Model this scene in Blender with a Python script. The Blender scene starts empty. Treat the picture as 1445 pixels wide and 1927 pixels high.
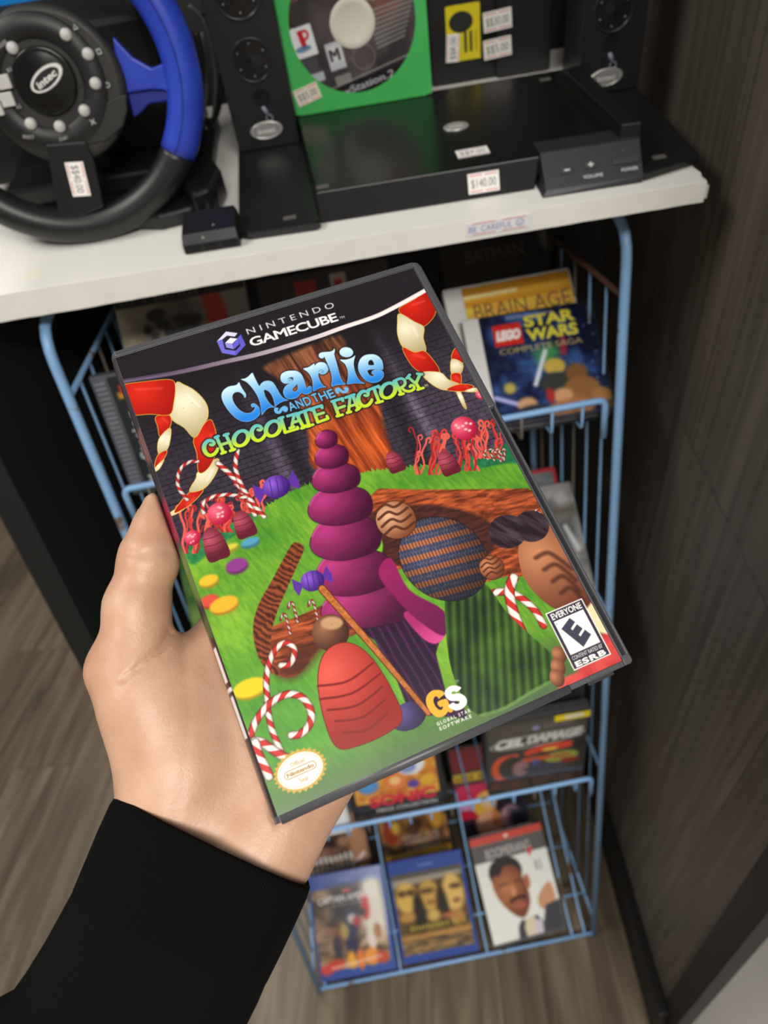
# A hand holds up a boxed video game in front of a shop shelf and a wire rack of games.
import bpy, math, random
import numpy as np
from mathutils import Vector, Matrix, Quaternion

random.seed(7)
SC = bpy.context.scene
COL = SC.collection
PI = math.pi

# ------------------------------------------------------------------ camera frame
# World: X to the right along the shelf, Y away from the viewer, Z up, metres, floor at z = 0.
CAM_Z = 1.41
FPX, CX, CY = 1400.0, 722.5, 963.5
CW = np.array([[0.9903889668890933, -0.1226283932057823, -0.06396851916468538],
               [-0.018291732699704716, -0.5745678528965416, 0.8182525251612123],
               [-0.13709524710651796, -0.8092181779950488, -0.5712887480278046]])
EYE = np.array([0.0, 0.0, CAM_Z])
# measuring helpers: where the line of sight through a photo point meets a real plane
def ray(px, py):
    return CW @ np.array([(px - CX) / FPX, (py - CY) / FPX, 1.0])
def on_z(px, py, z):
    r = ray(px, py); return EYE + r * ((z - CAM_Z) / r[2])
def on_y(px, py, y):
    r = ray(px, py); return EYE + r * (y / r[1])
def on_x(px, py, x):
    r = ray(px, py); return EYE + r * (x / r[0])
def on_plane(px, py, o, n):
    r = ray(px, py); return EYE + r * (np.dot(np.asarray(o) - EYE, n) / np.dot(r, n))
def at_depth(px, py, d):
    return EYE + ray(px, py) * d

# ------------------------------------------------------------------ materials
def srgb(c):
    c = np.asarray(c, dtype=np.float64) / 255.0
    return np.where(c <= 0.04045, c / 12.92, ((c + 0.055) / 1.055) ** 2.4)
def lin(c):
    return tuple(float(v) for v in srgb(c)) + (1.0,)
MATS = {}
def mat(name, rgb=(128, 128, 128), rough=0.5, metal=0.0, spec=0.5, coat=0.0, bump=None, mottle=None,
        sss=0.0, transmission=0.0, alpha=1.0, sheen=0.0, coat_rough=0.1):
    """Principled material; bump=(scale, strength, distance), mottle=(scale, rgb2, amount)"""
    if name in MATS: return MATS[name]
    m = bpy.data.materials.new(name); m.use_nodes = True
    nt = m.node_tree; b = nt.nodes['Principled BSDF']
    b.inputs['Base Color'].default_value = lin(rgb)
    b.inputs['Roughness'].default_value = rough
    b.inputs['Metallic'].default_value = metal
    b.inputs['Specular IOR Level'].default_value = spec
    b.inputs['Coat Weight'].default_value = coat
    b.inputs['Coat Roughness'].default_value = coat_rough
    b.inputs['Transmission Weight'].default_value = transmission
    b.inputs['Sheen Weight'].default_value = sheen
    b.inputs['Alpha'].default_value = alpha
    if sss:
        b.inputs['Subsurface Weight'].default_value = sss
        b.inputs['Subsurface Radius'].default_value = (0.006, 0.0025, 0.0012)
        b.inputs['Subsurface Scale'].default_value = 0.5
    tc = nt.nodes.new('ShaderNodeTexCoord')
    if bump:
        n = nt.nodes.new('ShaderNodeTexNoise'); n.inputs['Scale'].default_value = bump[0]
        n.inputs['Detail'].default_value = 4
        nt.links.new(tc.outputs['Object'], n.inputs['Vector'])
        bp = nt.nodes.new('ShaderNodeBump'); bp.inputs['Strength'].default_value = bump[1]
        bp.inputs['Distance'].default_value = bump[2]
        nt.links.new(n.outputs['Fac'], bp.inputs['Height']); nt.links.new(bp.outputs['Normal'], b.inputs['Normal'])
    if mottle:
        n = nt.nodes.new('ShaderNodeTexNoise'); n.inputs['Scale'].default_value = mottle[0]
        n.inputs['Detail'].default_value = 5
        nt.links.new(tc.outputs['Object'], n.inputs['Vector'])
        r = nt.nodes.new('ShaderNodeValToRGB')
        r.color_ramp.elements[0].position = 0.35; r.color_ramp.elements[1].position = 0.7
        r.color_ramp.elements[0].color = lin(rgb); r.color_ramp.elements[1].color = lin(mottle[1])
        nt.links.new(n.outputs['Fac'], r.inputs['Fac']); nt.links.new(r.outputs['Color'], b.inputs['Base Color'])
    MATS[name] = m
    return m
def print_mat(name, rough=0.3, coat=0.0, spec=0.5):
    """printed paper: the colours of the print are held by the sheet's colour attribute"""
    if name in MATS: return MATS[name]
    m = bpy.data.materials.new(name); m.use_nodes = True
    nt = m.node_tree; b = nt.nodes['Principled BSDF']
    a = nt.nodes.new('ShaderNodeAttribute'); a.attribute_name = 'print'
    nt.links.new(a.outputs['Color'], b.inputs['Base Color'])
    b.inputs['Roughness'].default_value = rough
    b.inputs['Coat Weight'].default_value = coat
    b.inputs['Coat Roughness'].default_value = 0.08
    b.inputs['Specular IOR Level'].default_value = spec
    MATS[name] = m
    return m

# ------------------------------------------------------------------ objects
def tag(o, label=None, cat=None, group=None, kind=None):
    if label: o['label'] = label
    if cat: o['category'] = cat
    if group: o['group'] = group
    if kind: o['kind'] = kind
    return o
def frame(o, x, y, n=None):
    """4x4 matrix with origin o and (orthonormalised) axes x, y"""
    x = Vector(x).normalized(); y = Vector(y); y = (y - x * y.dot(x)).normalized(); z = x.cross(y)
    m = Matrix((x, y, z)).transposed().to_4x4(); m.translation = Vector(o)
    return m
def empty(name, M, label, cat, group=None):
    o = bpy.data.objects.new(name, None); COL.objects.link(o)
    o.empty_display_size = 0.02
    o.matrix_world = M if isinstance(M, Matrix) else Matrix.Translation(Vector(M))
    return tag(o, label, cat, group)
class MB:
    """collects shapes for one mesh object"""
    def __init__(s): s.v = []; s.f = []; s.m = []; s.mi = 0; s.sm = []
    def add(s, vs, fs, smooth=False):
        k = len(s.v); s.v += [tuple(float(c) for c in v) for v in vs]
        s.f += [tuple(i + k for i in f) for f in fs]; s.m += [s.mi] * len(fs); s.sm += [smooth] * len(fs)
        return s
    def box(s, a, b, M=None):
        (x0, y0, z0), (x1, y1, z1) = a, b
        vs = [(x0, y0, z0), (x1, y0, z0), (x1, y1, z0), (x0, y1, z0), (x0, y0, z1), (x1, y0, z1), (x1, y1, z1), (x0, y1, z1)]
        if M is not None: vs = [tuple(M @ Vector(v)) for v in vs]
        return s.add(vs, [(0, 3, 2, 1), (4, 5, 6, 7), (0, 1, 5, 4), (1, 2, 6, 5), (2, 3, 7, 6), (3, 0, 4, 7)])
    def prism(s, pts, z0, z1, M=None):
        n = len(pts); vs = [(x, y, z0) for x, y in pts] + [(x, y, z1) for x, y in pts]
        if M is not None: vs = [tuple(M @ Vector(v)) for v in vs]
        fs = [tuple(range(n - 1, -1, -1)), tuple(range(n, 2 * n))] + [(i, (i + 1) % n, n + (i + 1) % n, n + i) for i in range(n)]
        return s.add(vs, fs)
    def rbox(s, a, b, r, M=None, seg=4):
        """box with rounded vertical (z) edges"""
        x0, y0, z0 = a; x1, y1, z1 = b; pts = []
        for cx, cy, t0 in ((x1 - r, y1 - r, 0), (x0 + r, y1 - r, 90), (x0 + r, y0 + r, 180), (x1 - r, y0 + r, 270)):
            for k in range(seg + 1):
                t = math.radians(t0 + 90 * k / seg); pts.append((cx + r * math.cos(t), cy + r * math.sin(t)))
        return s.prism(pts, z0, z1, M)
    def tube(s, pts, r, n=10, M=None, caps=True):
        P = [Vector(p) for p in pts]
        if M is not None: P = [M @ p for p in P]
        rs = r if isinstance(r, (list, tuple)) else [r] * len(P)
        vs = []; up = None
        for i, p in enumerate(P):
            t = ((P[i + 1] if i + 1 < len(P) else p) - (P[i - 1] if i else p)).normalized()
            if up is None:
                up = Vector((0, 0, 1)) if abs(t.z) < .9 else Vector((1, 0, 0))
            a = (up - t * up.dot(t)).normalized(); b = t.cross(a); up = a
            for k in range(n):
                q = 2 * PI * k / n; vs.append(p + (a * math.cos(q) + b * math.sin(q)) * rs[i])
        fs = [(i * n + k, i * n + (k + 1) % n, (i + 1) * n + (k + 1) % n, (i + 1) * n + k) for i in range(len(P) - 1) for k in range(n)]
        s.add(vs, fs, True)
        if caps:
            k0 = len(s.v) - len(vs)
            s.f += [tuple(k0 + k for k in range(n - 1, -1, -1)), tuple(k0 + (len(P) - 1) * n + k for k in range(n))]
            s.m += [s.mi] * 2; s.sm += [False] * 2
        return s
    def lathe(s, prof, n=32, M=None, smooth=True):
        """profile of (radius, z) turned about local z"""
        vs = []; fs = []
        for r, z in prof:
            for k in range(n):
                q = 2 * PI * k / n; v = Vector((r * math.cos(q), r * math.sin(q), z)); vs.append(M @ v if M is not None else v)
        for i in range(len(prof) - 1):
            for k in range(n):
                fs.append((i * n + k, i * n + (k + 1) % n, (i + 1) * n + (k + 1) % n, (i + 1) * n + k))
        return s.add(vs, fs, smooth)
    def build(s, name, mats, parent=None, bevel=0, seg=2, M=None, auto=True):
        me = bpy.data.meshes.new(name); me.from_pydata(s.v, [], s.f); me.update()
        for m in (mats if isinstance(mats, (list, tuple)) else [mats]): me.materials.append(m)
        me.polygons.foreach_set('material_index', s.m)
        me.polygons.foreach_set('use_smooth', s.sm)
        o = bpy.data.objects.new(name, me); COL.objects.link(o)
        if parent is not None: o.parent = parent
        if M is not None:
            if parent is not None: o.matrix_local = M
            else: o.matrix_world = M
        if bevel:
            b = o.modifiers.new('bevel', 'BEVEL'); b.width = bevel; b.segments = seg; b.limit_method = 'ANGLE'
            b.angle_limit = math.radians(40); b.harden_normals = False
        return o
def arc(pts, r, seg=5):
    """polyline with its inner corners rounded by radius r"""
    P = [Vector(p) for p in pts]; out = [P[0]]
    for i in range(1, len(P) - 1):
        a, b = (P[i - 1] - P[i]), (P[i + 1] - P[i])
        d = min(r, a.length * .45, b.length * .45)
        A = P[i] + a.normalized() * d; B = P[i] + b.normalized() * d
        for k in range(seg + 1):
            t = k / seg; out.append(A * (1 - t) ** 2 + P[i] * 2 * t * (1 - t) + B * t ** 2)
    return out + [P[-1]]
# ------------------------------------------------------------------ printed sheets
# A printed sheet is a fine mesh whose points carry the ink colour; shapes are laid down one over another.
def hash2(ix, iy, seed):
    h = (ix.astype(np.int64) * 374761393 + iy.astype(np.int64) * 668265263 + seed * 974634777) & 0xffffffff
    h = ((h ^ (h >> 13)) * 1274126177) & 0xffffffff
    return ((h ^ (h >> 16)) & 0xffff).astype(np.float32) / 65535.0
def vnoise(x, y, seed=0):
    ix, iy = np.floor(x), np.floor(y); fx, fy = x - ix, y - iy
    fx = fx * fx * (3 - 2 * fx); fy = fy * fy * (3 - 2 * fy)
    a, b = hash2(ix, iy, seed), hash2(ix + 1, iy, seed); c, d = hash2(ix, iy + 1, seed), hash2(ix + 1, iy + 1, seed)
    return (a * (1 - fx) + b * fx) * (1 - fy) + (c * (1 - fx) + d * fx) * fy
def fbm(x, y, seed=0, octaves=3):
    v = 0; a = .5; tot = 0
    for k in range(octaves):
        v = v + a * vnoise(x * 2 ** k, y * 2 ** k, seed + k); tot += a; a *= .5
    return v / tot
def cr(pts, n=6, closed=True):
    """Catmull-Rom curve through points"""
    P = np.array(pts, float); N = len(P); out = []
    for i in range(N if closed else N - 1):
        if closed: p0, p1, p2, p3 = P[i - 1], P[i], P[(i + 1) % N], P[(i + 2) % N]
        else: p0, p1, p2, p3 = P[max(i - 1, 0)], P[i], P[i + 1], P[min(i + 2, N - 1)]
        for k in range(n):
            t = k / n
            out.append(.5 * (2 * p1 + (p2 - p0) * t + (2 * p0 - 5 * p1 + 4 * p2 - p3) * t * t + (3 * p1 - p0 - 3 * p2 + p3) * t ** 3))
    if not closed: out.append(P[-1])
    return np.array(out)
def ell(cx, cy, rx, ry, ang=0, n=40):
    t = np.linspace(0, 2 * PI, n, endpoint=False); c, s = math.cos(math.radians(ang)), math.sin(math.radians(ang))
    return np.stack([cx + rx * np.cos(t) * c - ry * np.sin(t) * s, cy + rx * np.cos(t) * s + ry * np.sin(t) * c], 1)
GLY = {}
def glyph(txt, off=0.0, spacing=1.0):
    """outline segments of a word in the built-in font, cap height 1; returns (segments, width)"""
    key = (txt, off, spacing)
    if key in GLY: return GLY[key]
    cu = bpy.data.curves.new('t', 'FONT'); cu.body = txt; cu.size = 1.0; cu.offset = off; cu.space_character = spacing
    cu.fill_mode = 'BOTH'; cu.dimensions = '2D'; cu.resolution_u = 3
    ob = bpy.data.objects.new('t', cu); COL.objects.link(ob)
    dg = bpy.context.evaluated_depsgraph_get(); dg.update()
    me = ob.evaluated_get(dg).to_mesh()
    V = np.zeros(len(me.vertices) * 3); me.vertices.foreach_get('co', V); V = V.reshape(-1, 3)[:, :2]
    cnt = {}
    for p in me.polygons:
        for e in p.edge_keys: cnt[e] = cnt.get(e, 0) + 1
    S = np.array([np.concatenate([V[a], V[b]]) for (a, b), c in cnt.items() if c == 1]) if cnt else np.zeros((0, 4))
    ob.evaluated_get(dg).to_mesh_clear(); bpy.data.objects.remove(ob); bpy.data.curves.remove(cu)
    if len(S):
        S = S / 0.729
        x0 = min(S[:, 0].min(), S[:, 2].min()); S[:, [0, 2]] -= x0
        w = max(S[:, 0].max(), S[:, 2].max())
    else: w = .3
    GLY[key] = (S, w)
    return GLY[key]
class Art:
    def __init__(s, x0, x1, y0, y1, res, bg):
        s.nx = max(2, int(round((x1 - x0) / res)) + 1); s.ny = max(2, int(round((y1 - y0) / res)) + 1)
        s.x = np.linspace(x0, x1, s.nx, dtype=np.float32); s.y = np.linspace(y0, y1, s.ny, dtype=np.float32)
        s.res = res
        s.img = np.empty((s.ny, s.nx, 3), np.float32); s.img[:] = np.array(bg, np.float32)
    def win(s, x0, x1, y0, y1):
        i0 = max(0, np.searchsorted(s.x, x0) - 1); i1 = min(s.nx, np.searchsorted(s.x, x1) + 1)
        j0 = max(0, np.searchsorted(s.y, y0) - 1); j1 = min(s.ny, np.searchsorted(s.y, y1) + 1)
        if i1 <= i0 or j1 <= j0: return None
        X, Y = np.meshgrid(s.x[i0:i1], s.y[j0:j1]); return slice(j0, j1), slice(i0, i1), X, Y
    def put(s, w, a, color):
        js, is_, X, Y = w
        c = color(X, Y) if callable(color) else np.array(color, np.float32)
        s.img[js, is_] += (c - s.img[js, is_]) * a[..., None]
    def segs(s, S, color, alpha=1.0, blur=0.0, grow=0.0):
        if len(S) == 0: return
        S = np.asarray(S, np.float32); pad = grow + blur + s.res * 2
        w = s.win(min(S[:, 0].min(), S[:, 2].min()) - pad, max(S[:, 0].max(), S[:, 2].max()) + pad,
                  min(S[:, 1].min(), S[:, 3].min()) - pad, max(S[:, 1].max(), S[:, 3].max()) + pad)
        if w is None: return
        X, Y = w[2], w[3]
        ins = np.zeros(X.shape, bool); d2 = np.full(X.shape, 1e9, np.float32)
        for ax, ay, bx, by in S:
            dx, dy = bx - ax, by - ay; L = dx * dx + dy * dy
            if L < 1e-12: continue
            t = np.clip(((X - ax) * dx + (Y - ay) * dy) / L, 0, 1)
            d2 = np.minimum(d2, (X - ax - t * dx) ** 2 + (Y - ay - t * dy) ** 2)
            if ay != by:
                ins ^= ((ay > Y) != (by > Y)) & (X < (Y - ay) * (dx / dy) + ax)
        sd = np.sqrt(d2); sd = np.where(ins, -sd, sd) - grow
        aa = max(s.res * .55, blur)
        s.put(w, np.clip(.5 - sd / (2 * aa), 0, 1) * alpha, color)
    def poly(s, *contours, color, **k):
        S = []
        for c in contours:
            c = np.asarray(c, float); S.append(np.concatenate([c, np.roll(c, -1, 0)], 1))
        s.segs(np.concatenate(S), color, **k)
    def rect(s, x0, y0, x1, y1, color, **k):
        s.poly([(x0, y0), (x1, y0), (x1, y1), (x0, y1)], color=color, **k)
    def stroke(s, pts, r, color, alpha=1.0, blur=0.0, grow=0.0):
        """round brush along a line; r one radius or one per point; color may take (X, Y, arc length, side)"""
        P = np.asarray(pts, float); R = np.full(len(P), r, float) if np.isscalar(r) else np.asarray(r, float)
        pad = R.max() + grow + blur + s.res * 2
        w = s.win(P[:, 0].min() - pad, P[:, 0].max() + pad, P[:, 1].min() - pad, P[:, 1].max() + pad)
        if w is None: return
        X, Y = w[2], w[3]; best = np.full(X.shape, 1e9, np.float32); al = np.zeros(X.shape, np.float32); sd_ = np.zeros(X.shape, np.float32)
        acc = 0.0
        for i in range(len(P) - 1):
            a, b = P[i], P[i + 1]; dx, dy = b - a; L = math.hypot(dx, dy)
            if L < 1e-9: continue
            t = np.clip(((X - a[0]) * dx + (Y - a[1]) * dy) / (L * L), 0, 1)
            d = np.hypot(X - a[0] - t * dx, Y - a[1] - t * dy) - (R[i] + (R[i + 1] - R[i]) * t)
            m = d < best
            best = np.where(m, d, best); al = np.where(m, acc + t * L, al)
            sd_ = np.where(m, ((X - a[0]) * dy - (Y - a[1]) * dx) / L, sd_)
            acc += L
        aa = max(s.res * .55, blur)
        cov = np.clip(.5 - (best - grow) / (2 * aa), 0, 1) * alpha
        if callable(color):
            c = color(X, Y, al, sd_, best) if color.__code__.co_argcount == 5 else color(X, Y)
            js, is_ = w[0], w[1]; s.img[js, is_] += (c - s.img[js, is_]) * cov[..., None]
        else: s.put(w, cov, color)
    def text(s, txt, x, y, h, color, ang=0.0, off=0.0, spacing=1.0, width=None, align='l', shear=0.0, blur=0.0, alpha=1.0, grow=0.0):
        """a word with its baseline starting at (x, y), cap height h"""
        S, w = glyph(txt, off, spacing)
        if len(S) == 0: return
        S = S.copy(); sx = (width / w) if width else h
        W_ = w * sx
        S[:, [0, 2]] = S[:, [0, 2]] * sx + shear * h * S[:, [1, 3]]; S[:, [1, 3]] *= h
        if align == 'c': S[:, [0, 2]] -= W_ / 2
        if align == 'r': S[:, [0, 2]] -= W_
        c, n = math.cos(ang), math.sin(ang)
        T = np.stack([x + S[:, 0] * c - S[:, 1] * n, y + S[:, 0] * n + S[:, 1] * c, x + S[:, 2] * c - S[:, 3] * n, y + S[:, 2] * n + S[:, 3] * c], 1)
        s.segs(T, color, blur=blur, alpha=alpha, grow=grow)
    def line(s, txt, p0, p1, h, color, **k):
        """a word stretched along the baseline p0-p1"""
        s.text(txt, p0[0], p0[1], h, color, ang=math.atan2(p1[1] - p0[1], p1[0] - p0[0]), width=math.hypot(p1[0] - p0[0], p1[1] - p0[1]), **k)
    def all(s, fn, alpha=1.0):
        X, Y = np.meshgrid(s.x, s.y); s.img[:] = s.img + (fn(X, Y) - s.img) * alpha
    def speckle(s, n, rmax, color, alpha, seed):
        rr = random.Random(seed)
        for _ in range(n):
            x = rr.uniform(s.x[0], s.x[-1]); y = rr.uniform(s.y[0], s.y[-1]); r = rr.uniform(rmax * .3, rmax)
            s.stroke([(x, y), (x + rr.uniform(-1, 1) * r, y + rr.uniform(-1, 1) * r)], r, color, alpha=alpha)
    def build(s, name, material, parent, pos=None, scale=0.001, M=None):
        """link the sheet; pos(x, y) gives the 3-D place of sheet point (mm), default flat in local xy"""
        X, Y = np.meshgrid(s.x, s.y)
        if pos is None: V = np.stack([X, Y, np.zeros_like(X)], -1)
        else: V = np.stack(pos(X, Y), -1)
        V = (V.reshape(-1, 3) * scale).astype(np.float32)
        i = np.arange(s.nx * s.ny).reshape(s.ny, s.nx)
        Q = np.stack([i[:-1, :-1], i[:-1, 1:], i[1:, 1:], i[1:, :-1]], -1).reshape(-1, 4)
        me = bpy.data.meshes.new(name)
        me.vertices.add(len(V)); me.vertices.foreach_set('co', V.ravel())
        me.loops.add(Q.size); me.loops.foreach_set('vertex_index', Q.ravel().astype(np.int32))
        me.polygons.add(len(Q)); me.polygons.foreach_set('loop_start', np.arange(0, Q.size, 4, dtype=np.int32))
        me.update(calc_edges=True)
        at = me.color_attributes.new('print', 'FLOAT_COLOR', 'POINT')
        C = np.ones((len(V), 4), np.float32); C[:, :3] = srgb(np.clip(s.img, 0, 255).reshape(-1, 3))
        at.data.foreach_set('color', C.ravel())
        me.polygons.foreach_set('use_smooth', np.ones(len(Q), bool))
        me.materials.append(material)
        o = bpy.data.objects.new(name, me); COL.objects.link(o)
        if parent is not None: o.parent = parent
        if M is not None: o.matrix_local = M
        return o
def mix(c0, c1, t):
    t = np.clip(t, 0, 1)[..., None]; return np.array(c0, np.float32) * (1 - t) + np.array(c1, np.float32) * t
def grad(c0, p0, c1, p1):
    """colour running from c0 at point p0 to c1 at point p1"""
    dx, dy = p1[0] - p0[0], p1[1] - p0[1]; L = dx * dx + dy * dy
    return lambda X, Y: mix(c0, c1, ((X - p0[0]) * dx + (Y - p0[1]) * dy) / L)
def ball(c0, c1, c, r, off=(-.3, .35)):
    """round sweet drawn with a light side"""
    return lambda X, Y: mix(c0, c1, np.hypot(X - c[0] - off[0] * r, Y - c[1] - off[1] * r) / (r * 1.35))
# ------------------------------------------------------------------ the held game box: its frame and cover print
CASE_R = Matrix(((0.9355114115727476, -0.30449113171451125, 0.1791746341544489),
                 (0.35182881609189676, 0.7567489834510873, -0.5509514136592444),
                 (0.032169597208213566, 0.5784601341086193, 0.8150760640961674)))
CASE_T = Vector((-0.026733469, 0.234860887, CAM_Z - 0.156437375))
CASE_M = CASE_R.to_4x4(); CASE_M.translation = CASE_T
_cr = np.array(CASE_R); _ct = np.array(CASE_T)
def q(px, py):
    """photo point -> millimetres on the flat cover of the box"""
    return (_cr.T @ (on_plane(px, py, _ct, _cr[:, 2]) - _ct))[:2] * 1000
def Q(pts, o=(0, 0), s=1.0):
    return np.array([q(o[0] + p[0] / s, o[1] + p[1] / s) for p in pts])
def cover_art():
    A = Art(-67.4, 63.7, -93.0, 92.0, 0.22, (30, 27, 32))
    # --- dark brick wall below the header
    def bricks(X, Y):
        row = np.floor(Y / 2.1); fx = np.mod(X + row * 2.3, 4.6) / 4.6; fy = np.mod(Y, 2.1) / 2.1
        m = np.clip(np.minimum(fx, 1 - fx) * 9, 0, 1) * .25 + .75; m *= np.where(fy < .13, .55, 1.0)
        v = (.80 + .35 * fbm(X * .5, Y * .9, 3)) * m
        band = .85 + .5 * np.exp(-((X + 22 + (Y - 20) * .06) / 2.6) ** 2) - .25 * np.exp(-((X + 16) / 3.5) ** 2) \
            + .65 * np.exp(-((X - 36 + (Y - 40) * .05) / 2.4) ** 2) - .3 * np.exp(-((X - 29) / 3.5) ** 2) + .25 * np.clip((X - 20) / 40, 0, 1)
        fade = np.clip((74 - Y) / 45, .06, 1)
        base = np.array((29, 26, 31), np.float32); br = np.array((70, 61, 77), np.float32)
        return base + (br * (v * band)[..., None] - base) * fade[..., None]
    A.rect(-68, -20, 64, 76, bricks)
    # --- tree trunk behind the title
    def bark(X, Y):
        u = X * .9 + (Y - 30) * .12 + 1.6 * fbm(X * .1, Y * .08, 9)
        f = fbm(u * .75, Y * .055, 5, 4); g = np.clip((72 - Y) / 46, 0, 1)
        dark = mix((52, 34, 30), (120, 44, 22), g); lit = mix((150, 96, 70), (226, 104, 46), g)
        t = np.clip((f - .3) * 2.2, 0, 1); return dark + (lit - dark) * t[..., None]
    A.poly(cr(Q([(497, 690), (560, 660), (640, 632), (660, 690), (705, 730), (722, 800), (745, 872), (750, 893), (660, 905), (590, 880), (582, 830), (574, 790), (556, 745), (520, 710)]), 4), color=bark, blur=1.0)
    # --- lawn
    def grass(X, Y):
        f = fbm(X * 1.1 + Y * .3, Y * .34, 21, 4); k = fbm(X * .05, Y * .07, 33, 2)
        c = mix((52, 122, 38), (150, 196, 58), f * .55 + k * .75 - .12)
        cool = np.clip((-30 - Y) / 40, 0, 1) * np.clip((10 - X) / 50, 0, 1)
        c = c * (1 - .5 * cool[..., None]) + np.array((86, 160, 72), np.float32) * .5 * cool[..., None]
        olive = np.clip((X + 5) / 30, 0, 1) * np.clip((-66 - Y) / 18, 0, 1) * np.clip(fbm(X * .06, Y * .1, 51) * 2.2 - .4, 0, 1); c = c + (np.array((70, 92, 54), np.float32) - c) * (.75 * olive)[..., None]
        low = np.clip((-76 - Y) / 16, 0, 1); return c + (np.array((84, 104, 78), np.float32) - c) * (.75 * low)[..., None]
    def tufts(line, n, seed):
        rr = random.Random(seed); out = []
        P = np.array(line, float)
        for i in range(len(P) - 1):
            for k in range(n):
                t = k / n; p = P[i] * (1 - t) + P[i + 1] * t; out += [p, p + np.array((rr.uniform(-.4, .8), rr.uniform(.6, 1.9)))]
        return out + [P[-1]]
    top = Q([(335, 1048), (365, 1030), (407, 1005), (440, 985), (471, 972), (500, 955), (535, 933), (566, 918), (593, 908), (640, 900), (690, 889), (770, 880), (860, 874), (953, 868), (990, 862)])
    A.poly(np.concatenate([tufts(top, 9, 4), [(70, 10), (70, -95), (-70, -95), (-70, 0)]]), color=grass)
    # far hedge on the right, far bushes on the left
    hed = Q([(860, 884), (880, 862), (910, 850), (945, 838), (975, 820), (995, 870), (953, 872), (900, 882)])
    A.poly(cr(hed, 5), color=lambda X, Y: mix((20, 84, 52), (48, 140, 84), fbm(X * .9, Y * .9, 8)), blur=.5)
    A.poly(cr(Q([(352, 1035), (400, 1000), (440, 985), (480, 965), (470, 990), (430, 1015), (390, 1045), (362, 1062)]), 5), color=lambda X, Y: mix((22, 96, 56), (60, 150, 80), fbm(X * .9, Y * .9, 8)), blur=.6)
    # --- brown bank and chocolate pool on the right
    def earth(X, Y):
        f = fbm(X * .22 + 2 * fbm(X * .1, Y * .1, 3), Y * 1.1 + X * .15, 41, 4)
        return mix((92, 40, 24), (205, 98, 52), (f - .25) * 1.9)
    bank = Q([(690, 940), (712, 919), (780, 921), (860, 921), (993, 919), (1012, 930), (1050, 985), (1075, 1050), (990, 1085), (950, 1085), (905, 1098), (870, 1100), (820, 1060), (730, 1075), (700, 1060), (660, 980)])
    A.poly(bank, color=earth, blur=.25)
    A.poly(cr(Q([(690, 975), (730, 955), (790, 950), (850, 955), (900, 970), (930, 990), (935, 1020), (915, 1050), (870, 1078), (800, 1070), (740, 1060), (700, 1020)]), 5),
           color=lambda X, Y: mix((46, 26, 24), (110, 56, 44), fbm(X * .3, Y * 1.2, 15, 3) - .1), blur=.8)
    A.poly(cr(Q([(640, 985), (690, 985), (718, 1015), (716, 1045), (690, 1062), (650, 1050)]), 5), color=(120, 190, 50), blur=.3)
    # --- brown log rope on the left
    rope = cr(Q([(552, 1022), (572, 1030), (560, 1062), (538, 1112), (522, 1150), (511, 1190), (509, 1230), (524, 1268), (508, 1265), (488, 1240), (477, 1200), (478, 1165), (490, 1130), (510, 1095), (530, 1058)]), 5)
    def twist(X, Y):
        t = np.mod((X * .9 + Y * .75) * .42 + 1.4 * fbm(X * .25, Y * .25, 2), 1); e = fbm(X * 1.4, Y * .6, 4)
        return mix((54, 24, 18), (186, 92, 54), np.abs(t - .5) * 1.5 + e * .35 - .1)
    log = cr(Q([(509, 1183), (560, 1160), (610, 1137), (665, 1112), (700, 1130), (690, 1180), (640, 1205), (600, 1222), (570, 1262), (540, 1276), (515, 1262), (505, 1225)]), 5)
    A.poly(log, color=earth, blur=.3)
    A.poly(cr(Q([(520, 1262), (560, 1215), (620, 1195), (650, 1195), (605, 1225), (575, 1262), (545, 1278)]), 5), color=(74, 34, 26), blur=2.0, alpha=.8)
    A.poly(rope, color=twist, blur=.25)
    # --- stepping stones
    for (x, y, rx, ry, c) in ((470, 1019, 18, 7, (80, 160, 190)), (445, 1063, 21, 12, (140, 60, 140)), (392, 1092, 19, 10, (228, 190, 50)), (394, 1130, 18, 11, (214, 84, 62)),
                              (421, 1137, 28, 14, (240, 180, 48)), (470, 1294, 34, 17, (236, 206, 40)), (425, 1032, 24, 6, (214, 204, 66))):
        e = ell(x, y, rx, ry, -20, 20)
        A.poly(Q(e + [2, 5]), color=np.array(c) * .7, blur=.6); A.poly(Q(e), color=tuple(c), blur=.5)
    # --- liquorice vines and lollies
    def vines(x0, x1, y0, y1, n, seed):
        rr = random.Random(seed)
        for _ in range(n):
            x = rr.uniform(x0, x1); base = y1 + (y0 - y1) * (x - x0) / (x1 - x0) if False else y1
            h = rr.uniform(.45, 1) * (y1 - y0); p = []; s_ = rr.choice((-1, 1)); ph = rr.uniform(0, 6)
            for k in range(9):
                t = k / 8; p.append((x + 3.2 * math.sin(ph + t * 9) + s_ * 7 * t, base - h * t))
            lx, ly = p[-1]; p += [(lx + s_ * 5, ly - 3), (lx + s_ * 8, ly + 2), (lx + s_ * 5, ly + 6)]
            A.stroke(cr(Q(p), 3, False), rr.uniform(.28, .5), rr.choice(((206, 66, 58), (170, 40, 44), (226, 96, 84))))
    vines(775, 850, 805, 892, 13, 3); vines(852, 900, 800, 885, 10, 5); vines(895, 942, 790, 862, 12, 9)
    vines(345, 395, 945, 1040, 10, 12); vines(390, 450, 935, 1000, 16, 14); vines(445, 500, 905, 965, 12, 16)
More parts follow.
